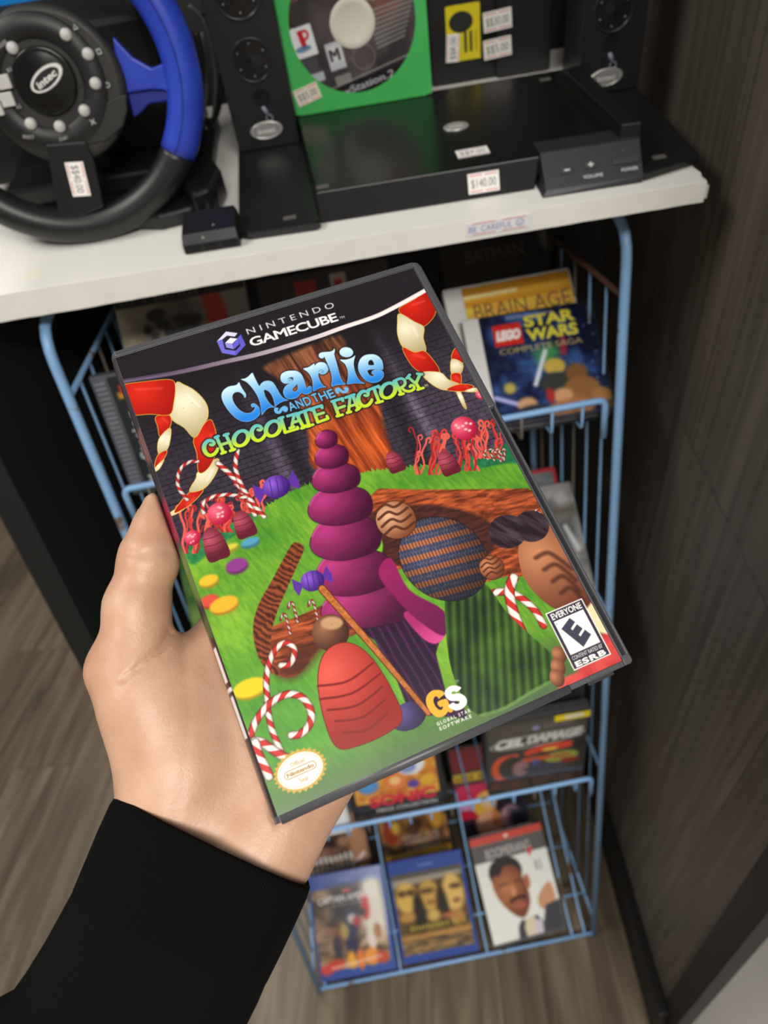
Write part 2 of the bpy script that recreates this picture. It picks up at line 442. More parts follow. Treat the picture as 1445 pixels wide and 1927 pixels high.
    for (x, y, r) in ((873, 806, 25), (905, 742, 11), (413, 966, 21), (362, 1012, 14)):
        c = q(x, y); R = r / 4.7
        A.poly(ell(c[0], c[1], R, R), color=ball((255, 120, 140), (170, 16, 54), c, R))
        rr = random.Random(r)
        for _ in range(7):
            a, d = rr.uniform(0, 6.3), rr.uniform(0, .7) * R
            A.poly(ell(c[0] + d * math.cos(a), c[1] + d * math.sin(a), R * .13, R * .1), color=(250, 190, 190), blur=.2)
    # --- little dark pink gumdrops on the lawn
    for (x, y, w, h) in ((742, 868, 15, 21), (842, 870, 17, 24), (458, 985, 17, 25), (403, 1022, 19, 30)):
        c = q(x, y); W_, H_ = w / 4.6, h / 4.6
        A.poly(cr([(c[0] - W_, c[1] - H_ * .9), (c[0] - W_ * .8, c[1] + H_ * .5), (c[0], c[1] + H_), (c[0] + W_ * .8, c[1] + H_ * .5), (c[0] + W_, c[1] - H_ * .9), (c[0], c[1] - H_ * 1.05)], 6),
               color=ball((196, 86, 104), (96, 26, 44), c, W_ * 1.2))
        for k in (-.45, 0, .45):
            A.stroke([(c[0] - W_ * .85, c[1] + k * H_ - .2), (c[0], c[1] + k * H_ - .7), (c[0] + W_ * .85, c[1] + k * H_ - .2)], .16, (86, 22, 40), alpha=.8)
    # --- big candy canes hanging in from both sides
    red, crm = ((222, 44, 26), (150, 14, 12)), ((250, 242, 214), (168, 152, 104))
    def seg(pts, o, s, cols):
        P = cr(Q(pts, o, s), 4); c = P.mean(0); r = np.hypot(*(P - c).T).max()
        A.poly(P, color=(232, 190, 70), grow=.22)
        A.poly(P, color=ball(cols[0], cols[1], c, r, (-.1, .3)))
        a, b = P[len(P) // 8], P[len(P) // 3]
        A.stroke([c + (a - c) * .6, c + (b - c) * .55], .35, np.minimum(255, np.array(cols[0]) + 60), alpha=.5, blur=.6)
    o2, s2 = (160, 480), 2.676; o8, s8 = (0, 540), 3.44; o3, s3 = (640, 480), 3.141
    seg([(1010, 840), (1098, 832), (1100, 905), (1040, 968), (1022, 905)], o8, s8, red)
    seg([(1100, 915), (1100, 990), (1078, 1055), (1027, 1078), (1030, 985)], o8, s8, crm)
    seg([(1078, 1060), (1060, 1112), (1004, 1168), (1022, 1090)], o8, s8, red)
    seg([(1060, 1118), (1030, 1175), (1000, 1195), (1006, 1170)], o8, s8, crm)
    seg([(1195, 1432), (1150, 1462), (1108, 1480), (1103, 1462), (1150, 1434)], o8, s8, crm)
    seg([(1313, 1312), (1270, 1372), (1200, 1428), (1130, 1462), (1160, 1405), (1232, 1328)], o8, s8, red)
    seg([(1405, 1112), (1410, 1172), (1370, 1250), (1312, 1308), (1228, 1322), (1270, 1240), (1286, 1195)], o8, s8, crm)
    seg([(1350, 862), (1385, 900), (1400, 985), (1392, 1090), (1340, 1180), (1287, 1198), (1276, 1080), (1256, 978)], o8, s8, red)
    seg([(455, 650), (500, 655), (560, 690), (610, 750), (618, 812), (590, 862), (552, 918), (500, 868), (430, 808)], o2, s2, crm)
    seg([(150, 665), (195, 652), (300, 638), (428, 628), (453, 662), (446, 740), (425, 803), (330, 800), (250, 806), (170, 800)], o2, s2, red)
    seg([(680, 552), (720, 560), (726, 636), (660, 614)], o3, s3, red)
    seg([(660, 617), (723, 642), (710, 700), (659, 700)], o3, s3, crm)
    seg([(658, 705), (710, 703), (712, 765), (688, 812), (664, 760)], o3, s3, red)
    seg([(690, 815), (712, 812), (745, 902), (728, 893)], o3, s3, crm)
    seg([(355, 310), (440, 262), (510, 213), (566, 328), (500, 418), (438, 393), (360, 345)], o3, s3, red)
    seg([(350, 347), (438, 395), (493, 426), (490, 490), (505, 565), (440, 573), (371, 543), (341, 470), (340, 400)], o3, s3, crm)
    seg([(371, 546), (440, 576), (505, 572), (588, 688), (500, 698), (440, 668), (396, 610)], o3, s3, red)
    seg([(482, 697), (590, 695), (640, 738), (703, 765), (630, 798), (550, 768)], o3, s3, crm)
    seg([(706, 764), (788, 775), (735, 804), (632, 796)], o3, s3, red)
    seg([(737, 805), (800, 786), (806, 806)], o3, s3, crm)
    # --- thin striped canes
    def cane(pts, r, o=(0, 0), s=1.0, per=5.0, k=1.2):
        P = cr(Q(pts, o, s), 6, False)
        def stripes(X, Y, al, sd, best):
            m = np.clip((np.abs(np.mod((al + sd * k) / per, 1) - .5) - .25) * 14 + .5, 0, 1)
            c = mix((206, 52, 46), (246, 240, 232), m)
            return c * (1 - .35 * np.clip((best + .8) / .8, 0, 1))[..., None]
        A.stroke(P, r, (70, 24, 24), grow=.15, alpha=.6); A.stroke(P, r, stripes)
    o5, s5 = (380, 1140), 3.141
    cane([(468, 352), (510, 350), (540, 310), (545, 260), (520, 225), (480, 222), (440, 250), (410, 300), (390, 370), (380, 450), (385, 540), (390, 620), (410, 720), (440, 800), (470, 872)], 1.05, o5, s5, 5)
    cane([(528, 765), (580, 758), (630, 710), (648, 650), (625, 580), (580, 535), (510, 522), (430, 555), (370, 610), (320, 680), (288, 760)], 1.25, o5, s5, 5.4)
    cane([(312, 800), (350, 805), (400, 838), (450, 872), (492, 895)], 1.4, o5, s5, 6)
    cane([(315, 810), (335, 880), (368, 945), (396, 1005)], 1.5, o5, s5, 6)
    o4, s4 = (680, 840), 2.779
    cane([(632, 806), (690, 768), (740, 760), (800, 772), (860, 812), (910, 862), (952, 935)], [.6] + [1.2] * 4 + [1.8] * 40 if False else 1.4, o4, s4, 6.5)
    cane([(795, 690), (775, 740), (778, 800), (800, 880), (838, 972)], 1.9, o4, s4, 7)
    cane([(690, 905), (715, 900), (722, 880)], .5, o4, s4, 3)
    for a in ([(512, 1194), (545, 1172), (548, 1152), (540, 1136), (530, 1140)],): pass
    for dx, dy in ((0, 0), (14, -22), (52, -26)):
        cane([(546 + dx, 1192 + dy), (540 + dx, 1168 + dy), (537 + dx, 1158 + dy), (532 + dx, 1156 + dy), (528 + dx, 1166 + dy)], .42, per=2.2)
    cane([(548, 1055 + 0), (546, 1054)], .1)
    cane([(885, 1095), (872, 1055), (874, 1043), (880, 1043), (878, 1052)], .5, per=2.4)
    cane([(893, 1092), (884, 1076), (884, 1066), (890, 1066)], .4, per=2.2)
    cane([(1016, 965), (1010, 960), (1004, 966)], .5, per=2.4)
    cane([(352, 945 - 5), (335, 915), (338, 885), (355, 870), (372, 868)], .7, per=3.6)
    cane([(410, 872), (440, 900), (462, 935), (480, 968)], 1.0, per=4.4); cane([(447, 848), (443, 880), (455, 915), (478, 950), (497, 972)], .9, per=4.4)
    cane([(383, 965), (382, 948), (400, 935), (430, 931), (462, 936)], .8, per=4)
    for t in range(3): cane([(918 + t * 12, 864 + t * 2), (910 + t * 14, 852), (925 + t * 12, 846), (948, 868 - t)], .4, per=2.2)
    # --- plum jelly swirl on a pleated dark purple cup (the tall sweet in the middle)
    cup = Q([(628, 1130), (690, 1150), (800, 1140), (838, 1170), (820, 1230), (838, 1300), (872, 1330), (880, 1352), (800, 1345), (770, 1340), (745, 1275), (705, 1205), (650, 1170)])
    def pleat(X, Y):
        t = np.mod((X + Y * .12) * .33 + .4 * fbm(X * .2, Y * .1, 7), 1); return mix((34, 14, 38), (92, 44, 98), np.clip((np.abs(t - .5) - .28) * 4, 0, 1) * .7 + .12)
    A.poly(cup, color=pleat, blur=.3)
    c = q(768, 1348); A.poly(ell(c[0], c[1], 6.5, 4.6), color=ball((96, 84, 150), (34, 24, 56), c, 6))
    def plum(c, r):
        def f(X, Y):
            t = np.hypot((X - c[0] + .45 * r[0]) / r[0], (Y - c[1] - .5 * r[1]) / r[1]) / 1.5
            w = .12 * (fbm(X * .22, Y * .5, 31) - .5); return mix((188, 58, 128), (66, 12, 48), t + w)
        return f
    tiers = ((690, 1140, 86, 44), (665, 1075, 72, 48), (650, 1010, 66, 46), (640, 950, 60, 40), (632, 898, 45, 30), (624, 858, 31, 24), (614, 826, 20, 18))
    for (x, y, rx, ry) in tiers:
        e = cr(Q([(x - rx, y + ry * .25), (x - rx * .7, y - ry * .55), (x, y - ry * .9), (x + rx * .75, y - ry * .7), (x + rx, y - ry * .1), (x + rx * .85, y + ry * .55), (x, y + ry * .95), (x - rx * .75, y + ry * .8)]), 6)
        c = e.mean(0); A.poly(e, color=(40, 8, 34), grow=.25, blur=.3); A.poly(e, color=plum(c, (rx / 4.6, ry / 4.2)))
        A.stroke(e[2:9], .35, (226, 110, 170), alpha=.65, blur=.35)
    A.poly(cr(Q([(778, 1150), (838, 1175), (828, 1208), (800, 1205), (760, 1160)]), 5), color=grad((168, 44, 112), q(800, 1160), (220, 80, 150), q(830, 1208)), blur=.3)
    A.poly(cr(Q([(735, 1050), (770, 1110), (835, 1150), (836, 1196), (790, 1170), (748, 1130), (712, 1080)]), 5), color=grad((150, 32, 98), q(740, 1070), (104, 20, 76), q(820, 1180)), blur=.3)
    # violet wrapped sweets and a long biscuit stick
    for (x, y, r) in ((520, 916, 24), (588, 1093, 20)):
        c = q(x, y); R = r / 4.6
        for sgn in (-1, 1):
            A.poly([c + (sgn * R * .8, 0), c + (sgn * R * 1.55, R * .8), c + (sgn * R * 1.7, -R * .1), c + (sgn * R * 1.5, -R * .8)], color=(92, 50, 160))
        A.poly(ell(c[0], c[1], R, R * .9), color=ball((150, 100, 225), (52, 22, 106), c, R))
        for k in (-.4, .1, .55): A.stroke([(c[0] + k * R - .6, c[1] - R * .7), (c[0] + k * R + .6, c[1] + R * .7)], .2, (60, 26, 120), alpha=.7)
    A.stroke(Q([(606, 1108), (700, 1215), (806, 1342)]), [1.3, 1.05, .8], (92, 40, 20), grow=.25); A.stroke(Q([(606, 1108), (700, 1215), (806, 1342)]), [1.2, .95, .7], lambda X, Y: mix((150, 78, 34), (222, 140, 76), fbm(X * 1.2, Y * 1.2, 3)))
    # --- banded sugar egg standing in a pleated green paper cup, with a caramel beside it
    gcup = cr(Q([(838, 1112), (870, 1098), (912, 1098), (960, 1160), (1046, 1240), (1050, 1275), (1000, 1302), (950, 1332), (905, 1346), (875, 1320), (845, 1240)]), 4)
    A.poly(gcup, color=lambda X, Y: mix((24, 44, 24), (104, 152, 56), np.abs(np.mod((X * .8 - Y * .35) * .36, 1) - .5) * 1.0 + .8 * (fbm(X * .1, Y * .1, 5) - .42)), blur=.2)
    A.stroke(cr(Q([(905, 1346), (950, 1332), (1000, 1302), (1050, 1275)]), 5, False), .55, (116, 160, 84), alpha=.7, blur=.3)
    ec = q(835, 1050); egg = ell(ec[0], ec[1], 17.5, 15.5, -62)
    def knit(X, Y):
        b = (Y + X * .12) / 5.2; fb = np.mod(b, 1); zz = np.mod(X * .8 + np.floor(b) * .5, 1)
        blue = mix((52, 52, 74), (120, 126, 160), (np.abs(zz - .5) * 2 + np.abs(np.mod(b * 3, 1) - .5)) * .6 * (fbm(X, Y, 4) + .3))
        org = mix((110, 56, 40), (206, 136, 96), np.abs(zz - .5) * 2)
        c = np.where((np.abs(fb - .5) < .2)[..., None], org, blue)
        sh = np.clip(1.15 - np.hypot(X - ec[0] + 5, Y - ec[1] - 6) / 34, .35, 1); return c * sh[..., None]
    A.poly(egg, color=(30, 22, 30), grow=.25); A.poly(egg, color=knit)
    for (x, y, R, c0, c1) in ((745, 978, 7.6, (238, 184, 146), (128, 70, 44)), (925, 1068, 4.6, (214, 140, 98), (112, 58, 38))):
        c = q(x, y); A.poly(ell(c[0], c[1], R, R), color=(50, 26, 18), grow=.2); A.poly(ell(c[0], c[1], R, R), color=ball(c0, c1, c, R))
        for k in range(4): A.stroke(cr([(c[0] - R * .8, c[1] + R * (.75 - k * .42)), (c[0] - R * .2, c[1] + R * (.95 - k * .42)), (c[0] + R * .2, c[1] + R * (.65 - k * .42)), (c[0] + R * .8, c[1] + R * (.8 - k * .42))], 4, False), R * .07, (84, 42, 28), alpha=.9)
    # --- big chocolate truffle at the right edge
    tr = cr(Q([(985, 1000), (1020, 985), (1055, 1010), (1100, 1085), (1120, 1140), (1095, 1150), (1050, 1148), (1010, 1120), (985, 1085), (975, 1040)]), 6)
    c = q(1030, 1060); A.poly(tr, color=ball((206, 138, 96), (92, 44, 32), c, 20, (-.1, .25)))
    for (x, y, R) in ((955, 1000, 7.5), (1000, 990, 7.0)):
        c = q(x, y); A.poly(ell(c[0], c[1], R, R * .9), color=lambda X, Y: mix((38, 26, 34), (96, 76, 88), (fbm(X * .7 + Y * .5, Y * .2, 6) - .3) * 1.4), blur=.2)
    for k in range(4):
        A.stroke(cr(Q([(1008 + k * 16, 1050 + k * 22), (1030 + k * 14, 1040 + k * 22), (1052 + k * 12, 1052 + k * 22), (1075 + k * 8, 1070 + k * 22)]), 5, False), .8, (70, 34, 28), blur=.6, alpha=.75)
    # red sweet in the corner
    A.poly(Q([(1085, 1265), (1100, 1240), (1150, 1170), (1215, 1290), (1080, 1320), (1048, 1300), (1062, 1275)]), color=lambda X, Y: mix((232, 96, 88), (176, 40, 44), fbm(X * .2, Y * .2, 3)), blur=.5)
    A.poly(Q([(1100, 1150), (1115, 1130), (1145, 1180), (1150, 1195), (1128, 1190)]), color=(240, 222, 176), blur=.5)
    for (x, y) in ((1052, 1232), (1050, 1255), (1048, 1276)):
        c = q(x, y); A.poly(ell(c[0], c[1], 2.6, 3.2), color=ball((196, 130, 92), (96, 50, 36), c, 3))
    # --- red ridged gumdrop with a hazelnut behind it
    c = q(622, 1190); R = 6.6
    A.poly(ell(c[0], c[1], R, R), color=ball((160, 108, 78), (64, 34, 26), c, R)); A.poly(ell(c[0] + R * .25, c[1] + R * .45, R * .6, R * .36, -20), color=(196, 152, 112), blur=.5)
    c = q(655, 1285); gd = cr([c + np.array(p) for p in ((-11.5, -18), (-12, -8), (-9.5, 4), (-5, 11.5), (1, 14), (7, 11.5), (11, 4), (13, -8), (12.5, -18), (6, -20.5), (-5, -20.5))], 6)
    A.poly(gd, color=(110, 26, 22), grow=.3); A.poly(gd, color=ball((232, 96, 80), (150, 34, 30), c, 17))
    for k in range(5): A.stroke(cr([c + np.array(p) for p in ((-11 + abs(k - 1), 3 - k * 4.4), (0, .6 - k * 4.4), (11.5 - abs(k - 1), 3 - k * 4.4))], 6, False), .4, (128, 28, 26))
    # --- header: near black with the pale arc under it
    arcp = cr(Q([(150, 735), (231, 718), (328, 702), (422, 681), (496, 664), (590, 636), (646, 616), (700, 598), (735, 582), (801, 546), (860, 510)]), 6, False)
    A.poly(np.concatenate([arcp, [(75, 100), (-75, 100)]]), color=lambda X, Y: mix((31, 28, 34), (39, 36, 43), fbm(X * .05, Y * .2, 2)))
    A.stroke(arcp, 1.0, lambda X, Y: mix((84, 66, 92), (240, 226, 228), (X + 55) / 75))
    A.stroke(arcp - (0, .2), .35, lambda X, Y: mix((120, 100, 126), (255, 248, 246), (X + 40) / 70), blur=.3)
    A.speckle(150, .16, (80, 76, 86), .6, 5)
    # --- platform line and its cube mark
    oc, sc_ = (400, 560), 5.558
    for pts, c in (([(140, 355), (262, 372), (232, 408), (152, 398), (104, 436), (45, 457)], (226, 222, 250)), ([(45, 459), (104, 438), (128, 540), (240, 557), (245, 605), (98, 580)], (116, 112, 222)),
                   ([(295, 382), (347, 495), (245, 605), (240, 557), (290, 500), (276, 472), (262, 476), (238, 448)], (98, 92, 206)), ([(150, 400), (105, 437), (128, 540), (145, 525), (130, 470), (160, 440)], (44, 40, 60)),
                   ([(130, 475), (185, 420), (258, 430), (205, 482)], (244, 242, 255)), ([(130, 477), (205, 484), (222, 540), (145, 522)], (150, 150, 236)), ([(207, 483), (262, 434), (276, 492), (223, 540)], (104, 98, 210))):
        A.poly(Q(pts, oc, sc_), color=c)
    A.line('NINTENDO', (-14.6, 84.3), (24.0, 84.6), 3.0, (226, 222, 226), spacing=1.55, off=.0)
    A.line('GAMECUBE', (-15.3, 78.3), (23.0, 77.9), 4.3, (248, 246, 246), off=.022, spacing=.93)
    A.text('TM', 23.8, 78.2, 1.2, (220, 218, 220))
    # --- title
    oa, sa, ob = (400, 650), 8.028, (560, 640)
    C_ = [(400, 558), (418, 600), (455, 665), (490, 715), (505, 750), (498, 785), (480, 785), (470, 755), (440, 725), (395, 703), (345, 708), (310, 735), (298, 775), (305, 830), (335, 890), (385, 955), (450, 1005), (520, 1025), (580, 1015), (625, 975), (640, 940), (625, 920), (612, 935), (590, 925), (580, 900), (600, 878), (635, 880), (670, 905), (705, 945), (722, 990), (705, 1050), (650, 1105), (580, 1140), (510, 1152), (430, 1140), (350, 1095), (270, 1020), (195, 920), (150, 830), (135, 760), (150, 700), (190, 655), (250, 620), (330, 607), (370, 590)]
    h_ = [(598, 415), (625, 465), (665, 545), (705, 615), (735, 575), (780, 545), (840, 535), (895, 550), (935, 590), (975, 660), (1020, 740), (1060, 790), (1100, 810), (1150, 825), (1090, 838), (1020, 865), (960, 910), (945, 920), (935, 870), (910, 785), (870, 715), (825, 680), (780, 668), (775, 700), (795, 770), (840, 850), (890, 905), (940, 935), (890, 935), (830, 955), (780, 1005), (745, 1050), (738, 985), (720, 880), (690, 790), (640, 700), (580, 620), (510, 550), (430, 512), (490, 500), (545, 465)]
    a_ = [(1210, 382), (1270, 388), (1330, 425), (1368, 490), (1392, 560), (1412, 630), (1440, 655), (1440, 630), (1460, 616), (1490, 622), (1502, 660), (1492, 700), (1455, 728), (1400, 738), (1345, 715), (1310, 752), (1265, 792), (1200, 810), (1130, 800), (1085, 760), (1068, 700), (1085, 640), (1130, 595), (1180, 565), (1130, 575), (1080, 572), (1040, 540), (1025, 490), (1040, 435), (1085, 402), (1145, 385)]
    a2 = [(1275, 580), (1290, 640), (1275, 680), (1240, 700), (1205, 680), (1210, 650), (1250, 610)]; a3 = [(1140, 498), (1180, 478), (1215, 485), (1222, 508), (1205, 540), (1185, 556), (1202, 522), (1178, 500)]
    r_ = [(250, 355), (258, 390), (290, 352), (345, 333), (405, 345), (450, 385), (466, 430), (450, 475), (410, 510), (360, 516), (325, 495), (310, 520), (320, 570), (350, 640), (390, 690), (435, 710), (380, 712), (310, 735), (240, 772), (232, 700), (222, 610), (195, 540), (150, 480), (85, 432), (150, 415), (205, 385)]
    l_ = [(553, 128), (562, 160), (552, 205), (560, 250), (590, 350), (620, 470), (650, 570), (690, 640), (728, 665), (660, 672), (580, 680), (512, 698), (520, 620), (515, 540), (490, 450), (455, 360), (425, 295), (400, 245), (390, 270), (355, 275), (322, 250), (322, 215), (350, 190), (420, 180), (490, 175), (535, 155)]
    i_ = [(868, 235), (855, 290), (845, 350), (855, 430), (880, 520), (920, 590), (965, 630), (1012, 655), (940, 652), (840, 652), (748, 665), (760, 590), (762, 500), (745, 420), (710, 355), (640, 297), (720, 298), (790, 280), (840, 255)]
    e_ = [(1110, 215), (1180, 225), (1240, 265), (1280, 330), (1288, 438), (1240, 441), (1170, 440), (1062, 450), (1060, 490), (1085, 530), (1130, 545), (1165, 525), (1130, 515), (1118, 490), (1135, 465), (1180, 450), (1240, 450), (1285, 475), (1300, 515), (1285, 570), (1240, 615), (1180, 640), (1110, 640), (1040, 615), (980, 560), (930, 480), (915, 400), (930, 320), (975, 255), (1035, 225)]
    e2 = [(1075, 378), (1065, 340), (1085, 305), (1115, 298), (1140, 320), (1155, 376)]
    for o, cs in ((oa, [C_]), (oa, [h_]), (oa, [a_, a2, a3]), (ob, [r_]), (ob, [l_]), (ob, [i_]), (ob, [[tuple(p) for p in ell(735, 183, 102, 74, 5, 20)]]), (ob, [e_, e2])):
        K = [cr(Q(c, o, sa), 3) for c in cs]; y0, y1 = K[0][:, 1].min(), K[0][:, 1].max()
        if o is ob and cs[0][0][0] > 800 and len(cs[0]) == 20: y0, y1 = q(660, 725)[1], q(655, 655)[1]
        A.poly(*K, color=(24, 20, 26), grow=.45, blur=.35, alpha=.85)
        A.poly(*K, color=(170, 216, 246), grow=.07)
        A.poly(*K, color=(lambda a, b: lambda X, Y: mix((40, 132, 228), (206, 240, 252), ((Y - a) / (b - a) - .12) * 1.25))(y0, y1), grow=-.07)
    for p0, p1 in (((458, 716), (470, 712)),): pass
    A.stroke(cr(Q([(1140, 505), (1165, 495), (1180, 515), (1165, 535), (1148, 525)], oa, sa), 4, False), .16, (90, 140, 180))
    A.stroke(cr(Q([(318, 470), (350, 450), (385, 460), (380, 485), (355, 480)], ob, sa), 4, False), .16, (90, 140, 180))
    blue = (104, 182, 236)
    for t, p0, p1 in (('A', (546, 774), (560, 768.5)), ('N', (561.5, 768.5), (573, 764)), ('D', (576, 764), (588, 759)), ('T', (592, 757.5), (602, 753.5)), ('H', (605, 754.5), (618, 749.5)), ('E', (621, 750), (632, 745.5))):
        A.line(t, q(*p0), q(*p1), 4.0, (24, 20, 26), off=.02, grow=.4, alpha=.7, blur=.3); A.line(t, q(*p0), q(*p1), 4.0, blue, off=.02)
    A.stroke(cr(Q([(965, 985), (950, 975), (955, 955), (978, 958)], oa, sa), 4, False), .5, blue); A.stroke(cr(Q([(950, 965), (965, 1005), (1010, 1010), (1045, 960), (1085, 935), (1115, 955), (1105, 985), (1080, 975)], oa, sa), 4, False), .62, blue)
    A.stroke(cr(Q([(605, 790), (590, 775), (590, 745), (620, 740), (660, 770), (700, 785), (740, 765), (745, 735), (720, 730)], ob, sa), 4, False), .62, blue)
    # CHOCOLATE FACTORY: each letter brushed in thick and thin strokes
    oC, oD, sC = (370, 740), (590, 690), 6.283
    Ccurl = [(163, 607, 8), (188, 612, 11), (207, 592, 14), (182, 563, 16), (135, 562, 18), (97, 602, 21), (88, 652, 22), (110, 706, 21), (155, 735, 18), (205, 720, 18), (238, 682, 17), (248, 656, 11)]
    def sh(dx, dy): return [(x + dx, y + dy, r) for x, y, r in Ccurl]
    def ring(x, y): return [(x + 84 * math.cos(t) - 8 * math.sin(t), y + 88 * math.sin(t) - 12 * math.cos(t), 17 + 5 * abs(math.cos(t))) for t in np.linspace(0, 2 * PI, 25)]
    LET = [(oC, [Ccurl]), (oC, [[(235, 520, 16), (318, 700, 16)], [(345, 490, 16), (430, 670, 16)], [(280, 612, 12), (395, 575, 12)], [(220, 524, 8), (255, 508, 8)], [(325, 497, 8), (372, 480, 8)], [(295, 712, 8), (340, 696, 8)], [(398, 680, 8), (450, 662, 8)]]),
           (oC, [ring(525, 533)]), (oC, [sh(562, -175)]), (oC, [ring(903, 417)]),
           (oC, [[(997, 292, 17), (1047, 462, 17)], [(1045, 465, 13), (1190, 420, 13)], [(972, 300, 8), (1020, 284, 8)], [(1192, 402, 9), (1197, 420, 9)]]),
           (oC, [[(1075, 270, 11), (1185, 238, 11)], [(1150, 258, 13), (1125, 400, 13)], [(1180, 245, 18), (1265, 405, 18)], [(1130, 350, 10), (1212, 322, 10)], [(1102, 412, 8), (1150, 396, 8)], [(1240, 415, 9), (1290, 382, 9)]]),
           (oC, [[(1205, 237, 14), (1348, 184, 14)], [(1278, 212, 18), (1330, 385, 18)], [(1302, 396, 9), (1375, 370, 9)], [(1203, 240, 9), (1207, 258, 9)], [(1348, 184, 9), (1353, 200, 9)]]),
           (oD, [[(-8, 495, 17), (50, 655, 17)], [(-10, 492, 13), (95, 460, 13)], [(95, 460, 9), (101, 488, 9)], [(25, 575, 11), (118, 545, 11)], [(50, 657, 13), (168, 615, 13)], [(158, 585, 8), (172, 612, 8)]]),
           (oD, [[(235, 410, 18), (297, 578, 18)], [(215, 412, 13), (340, 375, 13)], [(341, 378, 9), (346, 404, 9)], [(270, 500, 11), (366, 466, 11)], [(276, 586, 9), (342, 568, 9)]]),
           (oD, [[(378, 366, 12), (480, 330, 12)], [(430, 358, 14), (415, 532, 14)], [(462, 342, 18), (530, 500, 18)], [(418, 472, 10), (502, 445, 10)], [(397, 545, 8), (440, 534, 8)], [(506, 515, 9), (550, 482, 9)]]),
           (oD, [sh(441, -268)]), (oD, [[(647, 276, 13), (768, 230, 13)], [(710, 252, 17), (776, 420, 17)], [(742, 428, 9), (815, 408, 9)], [(646, 278, 8), (650, 296, 8)], [(768, 230, 8), (774, 248, 8)]]),
           (oD, [ring(882, 282)]), (oD, [[(967, 172, 17), (1038, 325, 17)], [(950, 172, 13), (1020, 142, 14), (1068, 152, 14), (1083, 195, 14), (1060, 232, 13), (1010, 255, 11)], [(1040, 250, 12), (1085, 285, 14), (1140, 290, 14), (1188, 262, 13), (1182, 228, 10), (1152, 220, 8), (1140, 236, 7)], [(1015, 330, 8), (1062, 318, 8)]]),
           (oD, [[(1117, 122, 15), (1195, 192, 15)], [(1258, 92, 16), (1212, 192, 16)], [(1205, 182, 17), (1250, 262, 17)], [(1102, 136, 8), (1136, 96, 8)], [(1226, 84, 9), (1281, 90, 9)], [(1230, 272, 9), (1298, 250, 9)]])]
    for off_, grow, kind in ((None, .6, 0), (None, .12, 1), (None, -.01, 2)):
        for o, strokes in LET:
            PP = []
            for st in strokes:
                P = Q([(x, y) for x, y, r in st], o, sC); R = np.array([r for *_, r in st]) / sC / 4.62
                if len(P) > 3: 
                    D = cr(np.concatenate([P, R[:, None]], 1), 4, False); P, R = D[:, :2], D[:, 2]
                PP.append((P, R))
            y0 = min((P[:, 1] - R).min() for P, R in PP); y1 = max((P[:, 1] + R).max() for P, R in PP)
            col = ((26, 20, 26), (150, 206, 150), (lambda a, b: lambda X, Y: mix((204, 226, 34), (86, 190, 214), ((Y - a) / (b - a) - .18) * 1.25))(y0, y1))[kind]
            for P, R in PP: A.stroke(P, np.maximum(R, .5), col, grow=grow, alpha=.9 if kind == 0 else 1, blur=.4 if kind == 0 else 0)
    A.line('TM', q(800, 729), q(806, 727), 1.2, (220, 230, 160))
    # --- rating box
    ink, wht = (56, 48, 66), (252, 250, 244)
    A.rect(45.7, -89.4, 61.2, -67.0, wht); A.rect(46.1, -89.0, 60.8, -67.4, ink); A.rect(47.2, -84.0, 59.7, -70.9, wht)
    A.text('EVERYONE', 53.45, -70.2, 2.3, wht, width=12.6, align='c', off=.03)
    A.poly([(48.6, -74.3), (53.4, -71.6 - .2), (54.6, -73.9), (51.9, -75.5), (52.3, -76.3), (54.8, -74.9), (56.0, -77.1), (53.5, -78.6), (53.9, -79.4), (56.6, -77.8), (57.9, -80.2), (53.0, -83.2)], color=(66, 66, 84))
    A.text('R', 47.8, -72.3, .7, (120, 120, 130))
    A.text('CONTENT RATED BY', 53.45, -86.0, 1.45, wht, width=12.6, align='c', off=.01); A.text('ESRB', 53.45, -88.6, 1.9, wht, width=12.6, align='c', off=.05, spacing=1.15)
    # --- round seal
    c = q(565, 1449.5); n = 27; tt = np.arange(2 * n) * PI / n
    rr_ = np.where(np.arange(2 * n) % 2 == 0, 1.0, .88); an = math.radians(0)
    A.poly(np.stack([c[0] + 9.3 * rr_ * np.cos(tt), c[1] + 6.9 * rr_ * np.sin(tt)], 1), color=(206, 166, 74))
    A.poly(ell(c[0], c[1], 7.7, 5.5), color=(255, 250, 236)); A.poly(ell(c[0], c[1], 7.2, 5.0), ell(c[0], c[1], 7.0, 4.8), color=(176, 168, 156))
    g_ = (158, 118, 62)
    def pill(w, h): return np.array([(c[0] + (w - h) * (1 if math.cos(t) > 0 else -1) + h * math.cos(t), c[1] + h * math.sin(t)) for t in np.linspace(0, 2 * PI, 40, endpoint=False)])
    A.poly(pill(5.6, 1.35), pill(5.35, 1.1), color=g_)
    A.text('Nintendo', c[0], c[1] - .62, 1.3, g_, width=9.4, align='c', off=.035); A.text('Official', c[0], c[1] + 2.1, 1.3, g_, align='c'); A.text('Seal', c[0], c[1] - 3.7, 1.4, g_, align='c')
    # --- publisher mark
    og, sg = (780, 1260), 10.32
    G_ = [(425, 395), (520, 405), (585, 460), (560, 500), (505, 540), (470, 570), (455, 540), (420, 520), (385, 535), (365, 590), (375, 650), (410, 720), (460, 770), (510, 785), (545, 755), (550, 715), (490, 728), (440, 630), (610, 565), (660, 640), (690, 700), (750, 800), (690, 838), (650, 815), (610, 870), (540, 915), (470, 928), (400, 905), (320, 840), (255, 740), (222, 640), (225, 550), (265, 470), (340, 410)]
